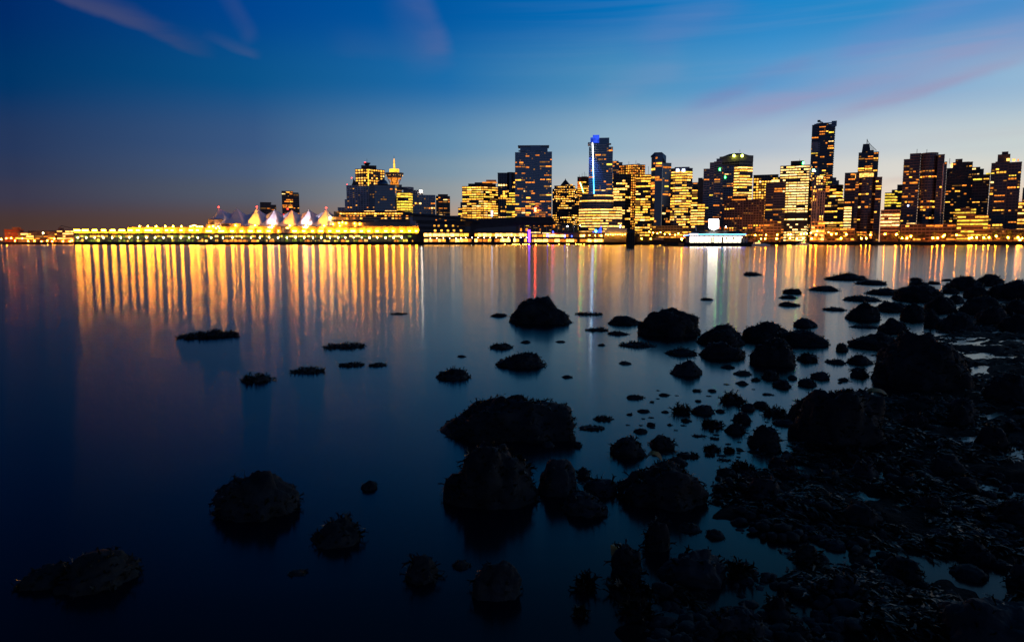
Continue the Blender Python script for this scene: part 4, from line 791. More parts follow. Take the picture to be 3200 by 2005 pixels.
# ---- trees along the shore
def tree_proto(h, seed):
    rr = random.Random(seed); mb = MB(); mb.lathe(0, 0, [(h * .035, 0), (h * .025, h * .3), (h * .01, h * .75)], 'bark', 7)
    for k in range(5):
        a_ = rr.uniform(0, 6.28); mb.bar((0, 0, h * rr.uniform(.25, .5)), (h * .22 * math.cos(a_), h * .22 * math.sin(a_), h * rr.uniform(.55, .8)), h * .010, 'bark', 4)
    tm = mb.mesh('trunk'); mb = MB(); cl = [(rr.uniform(-.2, .2) * h, rr.uniform(-.2, .2) * h, h * rr.uniform(.4, .9), h * rr.uniform(.12, .22)) for _ in range(9)]
    for _ in range(420):
        cx, cy, cz, cr = rr.choice(cl); d = Vector((rr.gauss(0, 1), rr.gauss(0, 1), rr.gauss(0, 1))).normalized() * cr * rr.uniform(.5, 1.05)
        c = Vector((cx, cy, cz)) + d; u = Vector((rr.gauss(0, 1), rr.gauss(0, 1), rr.gauss(0, 1))).normalized() * h * .035; w = u.orthogonal().normalized() * h * .022
        mb.face([c - u, c + w, c + u, c - w], 'leaf')
    return tm, mb.mesh('crown')
protos = [tree_proto(h, s) for h, s in ((11, 1), (9, 2), (13, 3), (8, 4))]
TX = []
x_ = 2345
while x_ < 3290:
    TX.append(x_); x_ += rnd.uniform(15, 38)
TX2 = [1985, 2010, 2046, 2068, 2098, 2125, 2150]
for grp, xs in (('dark trees along the right shore', TX), ('dark trees left of the fuel barge', TX2)):
    for i, x_ in enumerate(xs):
        D = rad(x_, rnd.uniform(910, 918)) if grp.endswith('right shore') else rnd.uniform(936, 944); q = at(x_, 750, D); pi_ = rnd.randrange(4); o = empty('tree', (q.x, D, GZ), rnd.uniform(0, 6.28))
        s_ = rnd.uniform(.8, 1.25); o.scale = (s_, s_, s_)
        kind = ('round-crowned', 'low spreading', 'tall', 'small bushy')[pi_]
        half = i < len(xs) / 2; n = i + 1 if half else len(xs) - i
        lab = '%s dark shore tree, %s from the %s' % (kind, nth(n), 'fuel barge' if half else 'right edge') if xs is TX else '%s dark tree above the seawall ramp, %s from the piling' % (kind, nth(i + 1))
        tag(o, lab, 'tree', grp)
        for nm, me in zip(('trunk', 'crown'), protos[pi_]):
            c = bpy.data.objects.new(nm, me); COL.objects.link(c); c.parent = o
# ================================================================== WATER
m_, nt, out = mat('harbour_water'); N = nt.nodes.new; L = nt.links.new
geo = N('ShaderNodeNewGeometry'); sx = N('ShaderNodeSeparateXYZ'); L(geo.outputs['Position'], sx.inputs[0])
def math_(op, a, b=None, c=None, t=nt):
    n = t.nodes.new('ShaderNodeMath'); n.operation = op
    for i, v in enumerate((a, b, c)):
        if v is None: continue
        if isinstance(v, (int, float)): n.inputs[i].default_value = v
        else: t.links.new(v, n.inputs[i])
    return n.outputs[0]
def mrange(v, a, b, c, d, t=nt, smooth=True):
    n = t.nodes.new('ShaderNodeMapRange'); n.interpolation_type = 'SMOOTHSTEP' if smooth else 'LINEAR'
    for i, q in enumerate((a, b, c, d)): n.inputs[i + 1].default_value = q
    t.links.new(v, n.inputs[0]); return n.outputs[0]
wn = N('ShaderNodeTexNoise'); wn.inputs['Scale'].default_value = .12; wn.inputs['Detail'].default_value = 4
mp = N('ShaderNodeMapping'); mp.inputs['Scale'].default_value = (.35, 1, 1); L(geo.outputs['Position'], mp.inputs[0]); L(mp.outputs[0], wn.inputs['Vector'])
line = math_('SUBTRACT', sx.outputs[1], math_('MULTIPLY_ADD', sx.outputs[0], .73, 19.1))     # breeze line: calm lee water near the beach
line = math_('ADD', line, math_('MULTIPLY_ADD', wn.outputs['Fac'], 8, -4))
rough = mrange(line, -5, 6, .115, .128)
# the swell curls round the beach: its crests are arcs about a point on the shore, so slopes are steep along the radius, slight across it
sw = N('ShaderNodeVectorMath'); sw.operation = 'SUBTRACT'; L(geo.outputs['Position'], sw.inputs[0]); sw.inputs[1].default_value = (0, -10, 0)
sw2 = N('ShaderNodeVectorMath'); sw2.operation = 'CROSS_PRODUCT'; sw2.inputs[0].default_value = (0, 0, 1); L(sw.outputs[0], sw2.inputs[1])
sw3 = N('ShaderNodeVectorMath'); sw3.operation = 'NORMALIZE'; L(sw2.outputs[0], sw3.inputs[0])
gl = N('ShaderNodeBsdfGlossy'); gl.distribution = 'BECKMANN'; gl.inputs['Anisotropy'].default_value = .5; gl.inputs[0].default_value = (.95, .88, .77, 1); L(rough, gl.inputs['Roughness']); L(sw3.outputs[0], gl.inputs['Tangent'])
df = N('ShaderNodeBsdfDiffuse'); df.inputs[0].default_value = (.002, .005, .010, 1)
fr = N('ShaderNodeFresnel'); fr.inputs[0].default_value = 1.333
rip = N('ShaderNodeTexNoise'); rip.inputs['Scale'].default_value = 1.1; rip.inputs['Detail'].default_value = 3
mp2 = N('ShaderNodeMapping'); mp2.inputs['Scale'].default_value = (.18, 1.5, 1); L(geo.outputs['Position'], mp2.inputs[0]); L(mp2.outputs[0], rip.inputs['Vector'])
bp = N('ShaderNodeBump'); bp.inputs['Strength'].default_value = 1; bp.inputs['Distance'].default_value = .003; L(rip.outputs['Fac'], bp.inputs['Height']); L(bp.outputs[0], gl.inputs['Normal'])
g2 = N('ShaderNodeBsdfGlossy'); g2.distribution = 'BECKMANN'; g2.inputs['Anisotropy'].default_value = .5; g2.inputs[0].default_value = (.95, .88, .77, 1)   # the steeper wavelets
L(mrange(line, -5, 6, .215, .182), g2.inputs['Roughness']); L(sw3.outputs[0], g2.inputs['Tangent'])
gm = N('ShaderNodeMixShader'); L(mrange(line, -4, 45, .55, .2), gm.inputs[0]); L(gl.outputs[0], gm.inputs[1]); L(g2.outputs[0], gm.inputs[2])
mx = N('ShaderNodeMixShader'); L(fr.outputs[0], mx.inputs[0]); L(df.outputs[0], mx.inputs[1]); L(gm.outputs[0], mx.inputs[2]); L(mx.outputs[0], out.inputs[0])
mb = MB(); mb.face([(-4200, -400, 0), (4200, -400, 0), (4200, 3700, 0), (-4200, 3700, 0)], m_); tag(mb.build('water'), kind='structure')

# ================================================================== SKY (world, by direction)
w = bpy.data.worlds.new('World'); sc.world = w; w.use_nodes = True; wt = w.node_tree; wt.nodes.clear()
wo = wt.nodes.new('ShaderNodeOutputWorld'); bg = wt.nodes.new('ShaderNodeBackground'); wt.links.new(bg.outputs[0], wo.inputs[0])
tc = wt.nodes.new('ShaderNodeTexCoord'); sp = wt.nodes.new('ShaderNodeSeparateXYZ'); wt.links.new(tc.outputs['Generated'], sp.inputs[0])
W = lambda op, a, b=None, c=None: math_(op, a, b, c, wt)
DEG = 57.29578
EL = W('MULTIPLY', W('ARCSINE', sp.outputs[2]), DEG); AZ = W('MULTIPLY', W('ARCTAN2', sp.outputs[0], sp.outputs[1]), DEG)
rows = [765, 700, 600, 530, 450, 250, 20]
cols = {50: [(80, 52, 45), (73, 54, 51), (57, 57, 78), (45, 56, 86), (36, 55, 92), (0, 52, 102), (0, 42, 102)],
 800: [(108, 72, 56), (96, 76, 72), (84, 93, 110), (72, 92, 124), (58, 88, 130), (10, 82, 138), (0, 68, 142)],
 1400: [(215, 155, 112), (184, 150, 124), (146, 154, 158), (122, 150, 170), (98, 142, 176), (28, 108, 170), (0, 88, 162)],
 1900: [(232, 188, 150), (216, 194, 168), (200, 198, 192), (174, 190, 198), (146, 177, 198), (74, 142, 188), (0, 109, 182)],
 2400: [(246, 204, 162), (236, 212, 186), (226, 214, 200), (206, 207, 206), (174, 190, 207), (84, 154, 206), (20, 132, 200)],
 2800: [(253, 194, 144), (250, 207, 164), (234, 217, 198), (218, 215, 207), (194, 205, 211), (125, 166, 207), (45, 138, 200)],
 3150: [(253, 182, 134), (247, 200, 156), (230, 212, 190), (216, 214, 204), (199, 209, 209), (146, 182, 212), (75, 142, 202)]}
ramps = []
def ramp(vals):
    r_ = wt.nodes.new('ShaderNodeValToRGB'); cr = r_.color_ramp; cr.interpolation = 'EASE'
    while len(cr.elements) < len(vals): cr.elements.new(.5)
    for e, (p, c) in zip(cr.elements, vals): e.position = p; e.color = (*lin(c), 1)
    return r_
EN = W('DIVIDE', EL, 90)
zen = (0, 14, 44)
for x_, cs in cols.items():
    vals = [(max(0, azel(x_, y_)[1] * DEG / 90), c) for y_, c in zip(rows, cs)]
    top = cs[-1]; vals += [(.36, tuple(int(v * .42) for v in top)), (1, zen)]
    ramps.append((azel(x_, 500)[0] * DEG, ramp(vals)))
ramps.append((80, ramp([(0, (250, 170, 120)), (.03, (240, 200, 160)), (.08, (190, 200, 205)), (.2, (90, 150, 205)), (.4, (10, 80, 150)), (1, zen)])))
ramps.append((140, ramp([(0, (120, 118, 135)), (.04, (125, 135, 165)), (.12, (70, 105, 150)), (.3, (10, 60, 120)), (1, zen)])))
ramps.append((180, ramp([(0, (95, 92, 110)), (.05, (100, 112, 145)), (.12, (70, 100, 150)), (.3, (0, 45, 100)), (1, zen)])))
ramps.insert(0, (-75, ramp([(0, (52, 44, 52)), (.05, (56, 56, 78)), (.15, (20, 46, 90)), (.3, (0, 36, 86)), (1, zen)])))
ramps.insert(0, (-180, ramp([(0, (95, 92, 110)), (.05, (100, 112, 145)), (.12, (70, 100, 150)), (.3, (0, 45, 100)), (1, zen)])))
for _, r_ in ramps: wt.links.new(EN, r_.inputs[0])
cur = ramps[0][1].outputs[0]
def wmix(f, a, b):
    n = wt.nodes.new('ShaderNodeMix'); n.data_type = 'RGBA'
    if isinstance(f, (int, float)): n.inputs[0].default_value = f
    else: wt.links.new(f, n.inputs[0])
    for i, v in ((6, a), (7, b)):
        if isinstance(v, tuple): n.inputs[i].default_value = (*v, 1)
        else: wt.links.new(v, n.inputs[i])
    return n.outputs[2]
for (a0_, _), (a1_, r1) in zip(ramps, ramps[1:]):
    cur = wmix(mrange(AZ, a0_, a1_, 0, 1, wt, False), cur, r1.outputs[0])
# thin dusk cirrus: streaks lie on a high flat layer, so they fan out with perspective
def wnoise(sx_, sy_, scale, detail, rot=0, dist=0):
    cv = wt.nodes.new('ShaderNodeCombineXYZ'); 
    wt.links.new(AZ, cv.inputs[0]); wt.links.new(EL, cv.inputs[1])
    mp_ = wt.nodes.new('ShaderNodeMapping'); mp_.inputs['Rotation'].default_value = (0, 0, R(rot)); mp_.inputs['Scale'].default_value = (sx_, sy_, 1); mp_.vector_type = 'TEXTURE' if False else 'POINT'
    wt.links.new(cv.outputs[0], mp_.inputs[0]); n = wt.nodes.new('ShaderNodeTexNoise'); n.inputs['Scale'].default_value = scale; n.inputs['Detail'].default_value = detail; n.inputs['Distortion'].default_value = dist
    wt.links.new(mp_.outputs[0], n.inputs['Vector']); return n.outputs['Fac']
nA = wnoise(.06, .5, 1.0, 5, -17, .4); nB = wnoise(.16, .22, 1.0, 5, 20, .6); nC = wnoise(.03, .9, 1.0, 4, -8, .3)
def band(p0, p1, wup, wdn, amt, colour, nz=None, a=0, b=0):
    """a soft streak of cirrus between two directions"""
    (a0_, e0), (a1_, e1) = [tuple(v * DEG for v in azel(*p)) for p in (p0, p1)]
    dx, dy = a1_ - a0_, e1 - e0; Ln = math.hypot(dx, dy); dx, dy = dx / Ln, dy / Ln
    rx, ry = W('SUBTRACT', AZ, a0_), W('SUBTRACT', EL, e0)
    t_ = W('DIVIDE', W('ADD', W('MULTIPLY', rx, dx), W('MULTIPLY', ry, dy)), Ln)
    d_ = W('SUBTRACT', W('MULTIPLY', ry, dx), W('MULTIPLY', rx, dy))
    d_ = W('ADD', d_, W('MULTIPLY_ADD', nB, 1.2, -.6))
    f = W('MULTIPLY', mrange(d_, -wdn, 0, 0, 1, wt), mrange(d_, 0, wup, 1, 0, wt))
    f = W('MULTIPLY', f, W('MULTIPLY', mrange(t_, -.12, .2, 0, 1, wt), mrange(t_, .8, 1.1, 1, 0, wt)))
    if nz is not None: f = W('MULTIPLY', f, mrange(nz, .36, .66, .3, 1, wt))
    return wmix(W('MULTIPLY', f, amt), cur, lin(colour))
cur = band((110, -50), (640, 165), 1.5, .55, .55, (78, 80, 116), nA)
cur = band((640, 115), (810, 175), .7, .4, .28, (80, 92, 135), nB)
cur = band((690, -40), (790, 130), 1.2, 1.0, .26, (78, 92, 140), nB)
cur = band((1395, 205), (1300, -60), 3.8, 1.3, .5, (92, 106, 160), nB)
cur = band((1040, 150), (1400, 175), 2.2, .8, .22, (90, 105, 150), nA)
cur = band((2080, 430), (3330, 60), 2.6, 1.2, .68, (152, 152, 190), nA)
cur = band((2150, 330), (2560, 200), 1.3, .8, .5, (126, 130, 182), nA)
cur = band((2600, 190), (3150, -60), 2.2, 1.6, .5, (118, 136, 196), nA)
cur = band((2450, 420), (3330, 130), 1.3, .75, .56, (160, 148, 182), nA)
cur = band((2000, 150), (2400, -80), 2.5, 2.0, .45, (84, 126, 188), nA)
cur = band((1850, 320), (2150, 200), 2.4, 1.4, .24, (130, 150, 190), nA)
cur = band((1650, 560), (2350, 480), .9, .6, .3, (180, 180, 192), nC)
cur = band((2600, 480), (3300, 400), .7, .5, .35, (190, 188, 196), nC)
cur = band((2650, 590), (3300, 520), .6, .4, .4, (208, 186, 176), nC)
cur = band((2900, 690), (3300, 610), .6, .4, .4, (220, 160, 140), nC)
f = W('MULTIPLY', mrange(nC, .45, .7, 0, .07, wt), mrange(AZ, -10, 20, 0, 1, wt)); cur = wmix(f, cur, lin((170, 165, 185)))
wt.links.new(cur, bg.inputs[0]); bg.inputs[1].default_value = 1.0

# ================================================================== ROCKS AND WEED
def add_mat_weed():
    m, nt2, o2 = mat('bladder_wrack'); p = nt2.nodes.new('ShaderNodeBsdfPrincipled'); g = nt2.nodes.new('ShaderNodeNewGeometry'); n = nt2.nodes.new('ShaderNodeTexNoise'); n.inputs['Scale'].default_value = 14
    r_ = nt2.nodes.new('ShaderNodeValToRGB'); r_.color_ramp.elements[0].color = (.004, .003, .0015, 1); r_.color_ramp.elements[1].color = (.028, .016, .004, 1); r_.color_ramp.elements[0].position = .35; r_.color_ramp.elements[1].position = .75
    nt2.links.new(g.outputs['Position'], n.inputs['Vector']); nt2.links.new(n.outputs['Fac'], r_.inputs[0]); nt2.links.new(r_.outputs[0], p.inputs['Base Color']); p.inputs['Roughness'].default_value = .38; p.inputs['Specular IOR Level'].default_value = .15
    nt2.links.new(p.outputs[0], o2.inputs[0]); return m
M['weed'] = add_mat_weed()
M['kelp'] = surf('orange_kelp', (.42, .17, .02), .4, .4, 0, 9)
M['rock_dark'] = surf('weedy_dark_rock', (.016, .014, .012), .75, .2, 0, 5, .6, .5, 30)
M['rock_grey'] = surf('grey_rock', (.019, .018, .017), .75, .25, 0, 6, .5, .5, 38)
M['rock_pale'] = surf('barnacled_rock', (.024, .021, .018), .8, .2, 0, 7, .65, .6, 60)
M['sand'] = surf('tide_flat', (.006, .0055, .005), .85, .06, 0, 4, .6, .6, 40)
import bmesh
_ico = {}
def ico(n):
    if n not in _ico:
        bm = bmesh.new(); bmesh.ops.create_icosphere(bm, subdivisions=n, radius=1); _ico[n] = ([v.co.copy() for v in bm.verts], [tuple(v.index for v in f.verts) for f in bm.faces]); bm.free()
    return _ico[n]
def frond(mb, p, d, ln, wd, side, m='weed', droop=.4):
    """a forked strap of weed"""
    k = mb.mi(m); n0 = len(mb.v)
    s_ = side * wd * .5; q1 = p + d * ln * .5; q2 = p + d * ln * .78 + Vector((0, 0, -droop * ln * .25))
    e = d * ln + Vector((0, 0, -droop * ln * .5)); t1 = p + e + side * wd * 1.3; t2 = p + e * .93 - side * wd * 1.1
    mb.v += [tuple(v) for v in (p - s_ * .5, p + s_ * .5, q1 - s_ * 1.1, q1 + s_ * 1.1, q2 - s_ * 1.3, q2 + s_ * 1.3, q2, t1 - s_ * .6, t1 + s_ * .7, t2 - s_ * .7, t2 + s_ * .6)]
    for f in ((0, 1, 3, 2), (2, 3, 5, 4), (6, 5, 8, 7), (4, 6, 10, 9)): mb.f.append(tuple(n0 + i for i in f)); mb.m.append(k)
def make_rock(x0, x1, yt, yb, weed, stone='rock_dark', skew=0, seed=0, boxy=1.0, lump=.2, dep=.75, z0=0, name='rock', taper=None, bare=False):
    rr = random.Random(seed); xm = (x0 + x1) / 2
    g = on_ground(xm, yb, z0); camd = math.sqrt(g.x ** 2 + g.y ** 2)
    slant = g.y * CT + (HC - z0) * ST
    w_ = (x1 - x0) / F * slant; dd = w_ * dep; c = g * 1.0; k = 1 + dd * .42 / camd; c.x *= k; c.y *= k
    w_ *= k; h = at(xm, yt, c.y).z - z0
    h = max(h, .02 * w_); azr = math.atan2(c.x, c.y)
    V_, F_ = ico(5 if w_ * F / slant > 150 else 4 if w_ * F / slant > 45 else 3)
    off = Vector((seed * 3.7, seed * 1.3, seed * 2.1)); sc_ = max(h, .3 * w_)
    ratio = h / w_; tuft = weed >= 1.2; sink = .9 if ratio < .2 else .45 if ratio < .3 else .15
    if taper is None: taper = rr.uniform(0, .16)
    pts = []
    for v in V_:
        q = Vector([math.copysign(abs(t_) ** boxy, t_) for t_ in v])
        n1 = noise.fractal(v * 1.3 + off, 1.0, 2.0, 5); n2 = noise.noise(v * 4 + off); n3 = noise.noise(v * 11 + off)
        q *= 1 + lump * n1 * 1.2 + lump * .35 * n2 + lump * .18 * n3
        pts.append(Vector((q.x * w_ / 2, q.y * dd / 2, q.z * h * (1 + sink) - sink * h + (h * .9 * noise.noise(Vector((v.x * 4.1, v.y * 2, seed * 2.3))) if tuft else 0))))
    zx = max(p.z for p in pts)
    for p in pts:
        if p.z > 0:
            p.z *= (.72 if tuft else 1) * h / zx; tp = 1 - taper * (p.z / h) ** 1.3; p.x *= tp; p.y *= tp
        p.x += skew * w_ * max(0, p.z) / max(h, 1e-4)
    ab = [p.x for p in pts if p.z > -.02]; lo, hi = min(ab), max(ab); f = w_ / max(1e-4, hi - lo); m0 = (lo + hi) / 2
    for p in pts: p.x = (p.x - m0) * f
    o = empty(name, (c.x, c.y, z0), -azr)
    mb = MB(); mb.v = [tuple(p) for p in pts]; mb.f = list(F_); mb.m = [0] * len(F_); mb.mi(stone); st = mb.build('stone', o, True)
    if weed > 0:
        mb = MB(); px1 = slant / 683.0
        lim = max(.02, .5 * max(h, .28 * w_)); ln0 = min(max(.05, px1 * 2.4), .14, lim); wd0 = min(max(.010, px1 * .6), .35 * ln0)
        if tuft: ln0 = min(max(.06, px1 * 4), .22, .9 * max(h, .1 * w_)); wd0 = min(max(.012, px1 * .8), .3 * ln0)
        n_ = int(min(1100, max(110 if tuft else 70, weed * 1.3 * w_ * (h + dd * .5) / (ln0 * wd0 * 1.6)))); cand = [i for i, p in enumerate(pts) if p.z > -.01]
        for _ in range(n_):
            i = rr.choice(cand); p = pts[i]
            if bare and p.z > .5 * h and p.x > -.12 * w_: continue
            nv = Vector((p.x / (w_ / 2) ** 2, p.y / (dd / 2) ** 2, (p.z + .2 * h) / h ** 2)).normalized()
            d = (nv * rr.uniform(.12, .65) + Vector((rr.gauss(0, .5), rr.gauss(0, .5), rr.gauss(.05, .4)))).normalized()
            if tuft: d = (d + Vector((0, 0, rr.uniform(.2, 1.1)))).normalized()
            sd = d.cross(Vector((rr.gauss(0, 1), rr.gauss(0, 1), rr.gauss(0, 1)))).normalized()
            frond(mb, p - nv * .01, d, ln0 * rr.uniform(.5, 1.25), wd0 * rr.uniform(.7, 1.3), sd, droop=rr.uniform(0, .8))
        mb.build('seaweed', o)['kind'] = 'stuff'
    return o
# (x0, x1, y_top, y_waterline, weed, stone, skew, landmark phrase, label)
RK = [
 (1590, 1787, 925, 1012, .6, 'rock_dark', -.06, 'tall peaked boulder', 'tall peaked dark boulder standing alone in the open water'),
 (1993, 2187, 961, 1050, 1, 'rock_dark', 0, 'big shaggy dome boulder', 'big shaggy dome-shaped boulder, the largest out in mid water'),
 (1546, 1703, 1101, 1150, 1, 'rock_dark', .08, 'long wedge-shaped weedy rock', 'long weedy wedge-shaped rock rising to the right, below the tall peaked boulder'),
 (1361, 1474, 1152, 1186, 1, 'rock_dark', -.03, 'lumpy low weedy rock', 'lumpy low weedy rock left of the wedge-shaped one'),
 (1372, 1789, 1233, 1380, 1, 'rock_dark', .07, 'long flat-topped weedy boulder', 'long flat-topped weedy boulder in the centre, higher at its right end'),
 (1384, 1690, 1380, 1590, .9, 'rock_dark', .02, 'bulky centre foreground boulder', 'bulky rounded weed-crowned boulder in the centre foreground'),
 (1681, 1802, 1430, 1548, .12, 'rock_grey', 0, 'grey bare rock', 'grey bare rock leaning on the right side of the bulky centre boulder'),
 (1751, 1901, 1537, 1612, .12, 'rock_grey', 0, 'blocky grey-topped rock', 'blocky rock with a flat grey top right of the bulky centre boulder'),
 (1822, 1930, 1494, 1550, .3, 'rock_grey', -.05, 'small pointed grey rock', 'small pointed grey rock behind the blocky grey-topped one'),
 (1905, 2020, 1366, 1428, 1, 'rock_dark', 0, 'round shaggy rock', 'round shaggy weed-covered rock alone in the blue shallows right of centre'),
 (1926, 2208, 1444, 1585, 1, 'rock_dark', .02, 'broad shaggy boulder', 'broad shaggy boulder beside the edge of the tide flat'),
 (676, 936, 1463, 1618, .95, 'rock_pale', .02, 'lone pale-topped boulder', 'lone rounded boulder with a bare pale top in the dark water at left'),
 (192, 424, 1722, 1845, 1, 'rock_dark', 0, 'weedy mound at lower left', 'rounded weedy mound in the dark water at the lower left'),
 (60, 215, 1766, 1838, 1, 'rock_dark', .1, None, 'low weedy rock touching the left side of the weedy mound at lower left'),
 (1473, 1631, 1752, 1872, .4, 'rock_pale', 0, 'pale barnacled rock', 'pale barnacled rock alone at the lower centre'),
 (967, 1127, 1622, 1706, 1, 'rock_dark', .08, 'ragged weedy rock', 'ragged weedy rock in the dark water right of the lone pale-topped boulder'),
 (1262, 1370, 1735, 1818, 1, 'rock_dark', 0, 'small bushy weed rock', 'small bushy weed-covered rock left of the pale barnacled rock'),
 (2736, 3020, 1033, 1218, .9, 'rock_dark', .02, 'giant weed-draped boulder', 'giant weed-draped boulder on the right shore, the largest rock of all'),
 (2470, 2747, 1206, 1395, .9, 'rock_dark', .04, 'tall water edge boulder', 'tall dark weed-fringed boulder at the water edge below the giant one'),
 (2181, 2324, 1014, 1078, 1, 'rock_dark', 0, 'left weedy chain boulder', 'leftmost broad boulder of the weedy chain right of mid water'),
 (2184, 2327, 1066, 1120, .8, 'rock_dark', 0, None, 'low round boulder in front of the leftmost boulder of the weedy chain'),
 (2321, 2460, 1001, 1068, 1, 'rock_dark', -.04, 'highest weedy chain boulder', 'highest shaggy boulder in the middle of the weedy chain'),
 (2344, 2483, 1057, 1142, .9, 'rock_dark', 0, 'front weedy chain boulder', 'domed boulder nearest the camera in the weedy chain'),
 (2440, 2582, 1030, 1080, .9, 'rock_dark', -.05, 'right weedy chain boulder', 'rightmost low sloping boulder of the weedy chain'),
 (2480, 2552, 993, 1022, .4, 'rock_grey', -.1, None, 'smooth rounded rock behind the right end of the weedy chain'),
 (2094, 2193, 1123, 1172, .3, 'rock_grey', .06, 'smooth egg-shaped rock', 'smooth egg-shaped rock with a mossy right side in front of the weedy chain'),
 (2078, 2178, 1087, 1112, .9, 'rock_dark', 0, None, 'low weedy rock just behind the smooth egg-shaped rock'),
 (2583, 2706, 852, 876, .5, 'rock_dark', .05, 'farthest long rock', 'farthest long low rock before the city lights at right'),
 (2675, 2768, 875, 890, .6, 'rock_dark', .05, None, 'low jagged rock just right of and below the farthest long rock'),
 (2530, 2619, 892, 909, .6, 'rock_dark', 0, 'smooth low hump rock', 'smooth low hump of rock below the farthest long rock'),
 (2708, 2800, 900, 921, .9, 'rock_dark', .08, None, 'weedy rock with spiky top left of the far right boulder field'),
 (2634, 2759, 924, 942, .9, 'rock_dark', 0, 'long thin weedy reef', 'long thin weedy reef behind the bell-shaped rock'),
 (2644, 2744, 943, 1000, .9, 'rock_dark', .08, 'bell-shaped rock', 'bell-shaped weedy rock in pale water right of the weedy chain'),
 (2747, 2835, 992, 1038, .7, 'rock_dark', -.03, 'square-shouldered rock', 'square-shouldered dark rock right of the bell-shaped one'),
 (2657, 2830, 1040, 1090, .8, 'rock_dark', .05, 'long block rock', 'long block-like rock touching the left side of the giant weed-draped boulder'),
 (2954, 3064, 861, 906, .9, 'rock_dark', .08, 'left rock of the far right pair', 'sloping left rock of the far right pair on the horizon water'),
 (3056, 3132, 855, 892, .6, 'rock_dark', 0, 'round rock of the far right pair', 'round right rock of the far right pair on the horizon water'),
 (3091, 3230, 873, 935, .8, 'rock_dark', .05, 'wide rock at the right edge', 'wide dark rock cut by the right edge below the far right pair'),
 (2795, 2948, 889, 940, .9, 'rock_dark', -.05, 'wide rock heap', 'wide weedy heap at the upper left of the far right boulder field'),
 (2817, 2895, 944, 1000, .8, 'rock_dark', 0, 'dome rock', 'dome-shaped rock in the middle of the far right boulder field'),
 (2893, 2985, 922, 974, .8, 'rock_dark', 0, 'broad dark rock', 'broad dark rock right of the dome-shaped one in the far right boulder field'),
 (3003, 3127, 926, 980, .8, 'rock_dark', 0, 'flat dark rock', 'flat dark rock below the round rock of the far right pair'),
 (2925, 3050, 976, 1032, .8, 'rock_dark', .03, 'broad low dome', 'broad low dome directly behind the giant weed-draped boulder'),
 (3047, 3142, 955, 1014, .8, 'rock_dark', .03, 'rounded heap', 'rounded weedy heap behind the right shoulder of the giant boulder'),
 (2331, 2438, 1488, 1562, .15, 'rock_grey', 0, 'grey rounded tide flat rock', 'grey rounded rock by the blue pool on the tide flat'),
 (2051, 2263, 1722, 1832, .25, 'rock_grey', .04, 'large smooth grey rock', 'large smooth grey rock amid weed at the lower right of centre'),
 (2219, 2384, 1902, 2015, .08, 'rock_grey', 0, 'knobbly grey rock at the bottom', 'knobbly grey rock cut close to the bottom edge'),
 (2925, 3260, 1872, 2070, .12, 'rock_grey', 0, 'broad rock in the bottom right corner', 'broad smooth dark rock filling the bottom right corner'),
 (2014, 2092, 1620, 1722, 1, 'rock_dark', 0, 'upright weed-topped rock', 'upright weed-topped rock behind the large smooth grey rock'),
 (1908, 2008, 1704, 1798, 1, 'rock_dark', .05, 'orange-tipped weed rock', 'weedy rock with an orange kelp blade left of the large smooth grey rock'),
 (561, 741, 1030, 1058, 1.6, 'rock_dark', 0, 'long weed raft', 'long flat raft of weed, the biggest in the gold reflections at left'),
 (1011, 1143, 1075, 1090, 1.6, 'rock_dark', 0, 'thin weed raft', 'thin flat weed patch right of the long raft, under the gold streaks'),
 (1057, 1139, 1131, 1146, 1.6, 'rock_dark', 0, 'small weed patch', 'small weed patch just below the thin flat one'),
 (1150, 1209, 1132, 1145, 1.6, 'rock_dark', 0, None, 'tiny weed patch touching the right of the small weed patch'),
 (912, 1014, 1146, 1167, 1.6, 'rock_dark', .05, 'humped weed patch', 'humped weed patch left of the small one, below the gold streaks'),
 (757, 850, 1163, 1194, 1.6, 'rock_dark', 0, 'bushy weed clump', 'bushy weed clump with a long blue reflection at left'),
 (1220, 1275, 977, 983, 1.6, 'rock_dark', 0, None, 'tiny weed patch where the gold streaks end, farthest of those at left'),
 (2457, 2560, 1225, 1320, 1, 'rock_dark', .05, None, 'shaggy rock against the left side of the tall dark boulder at the water edge'),
]
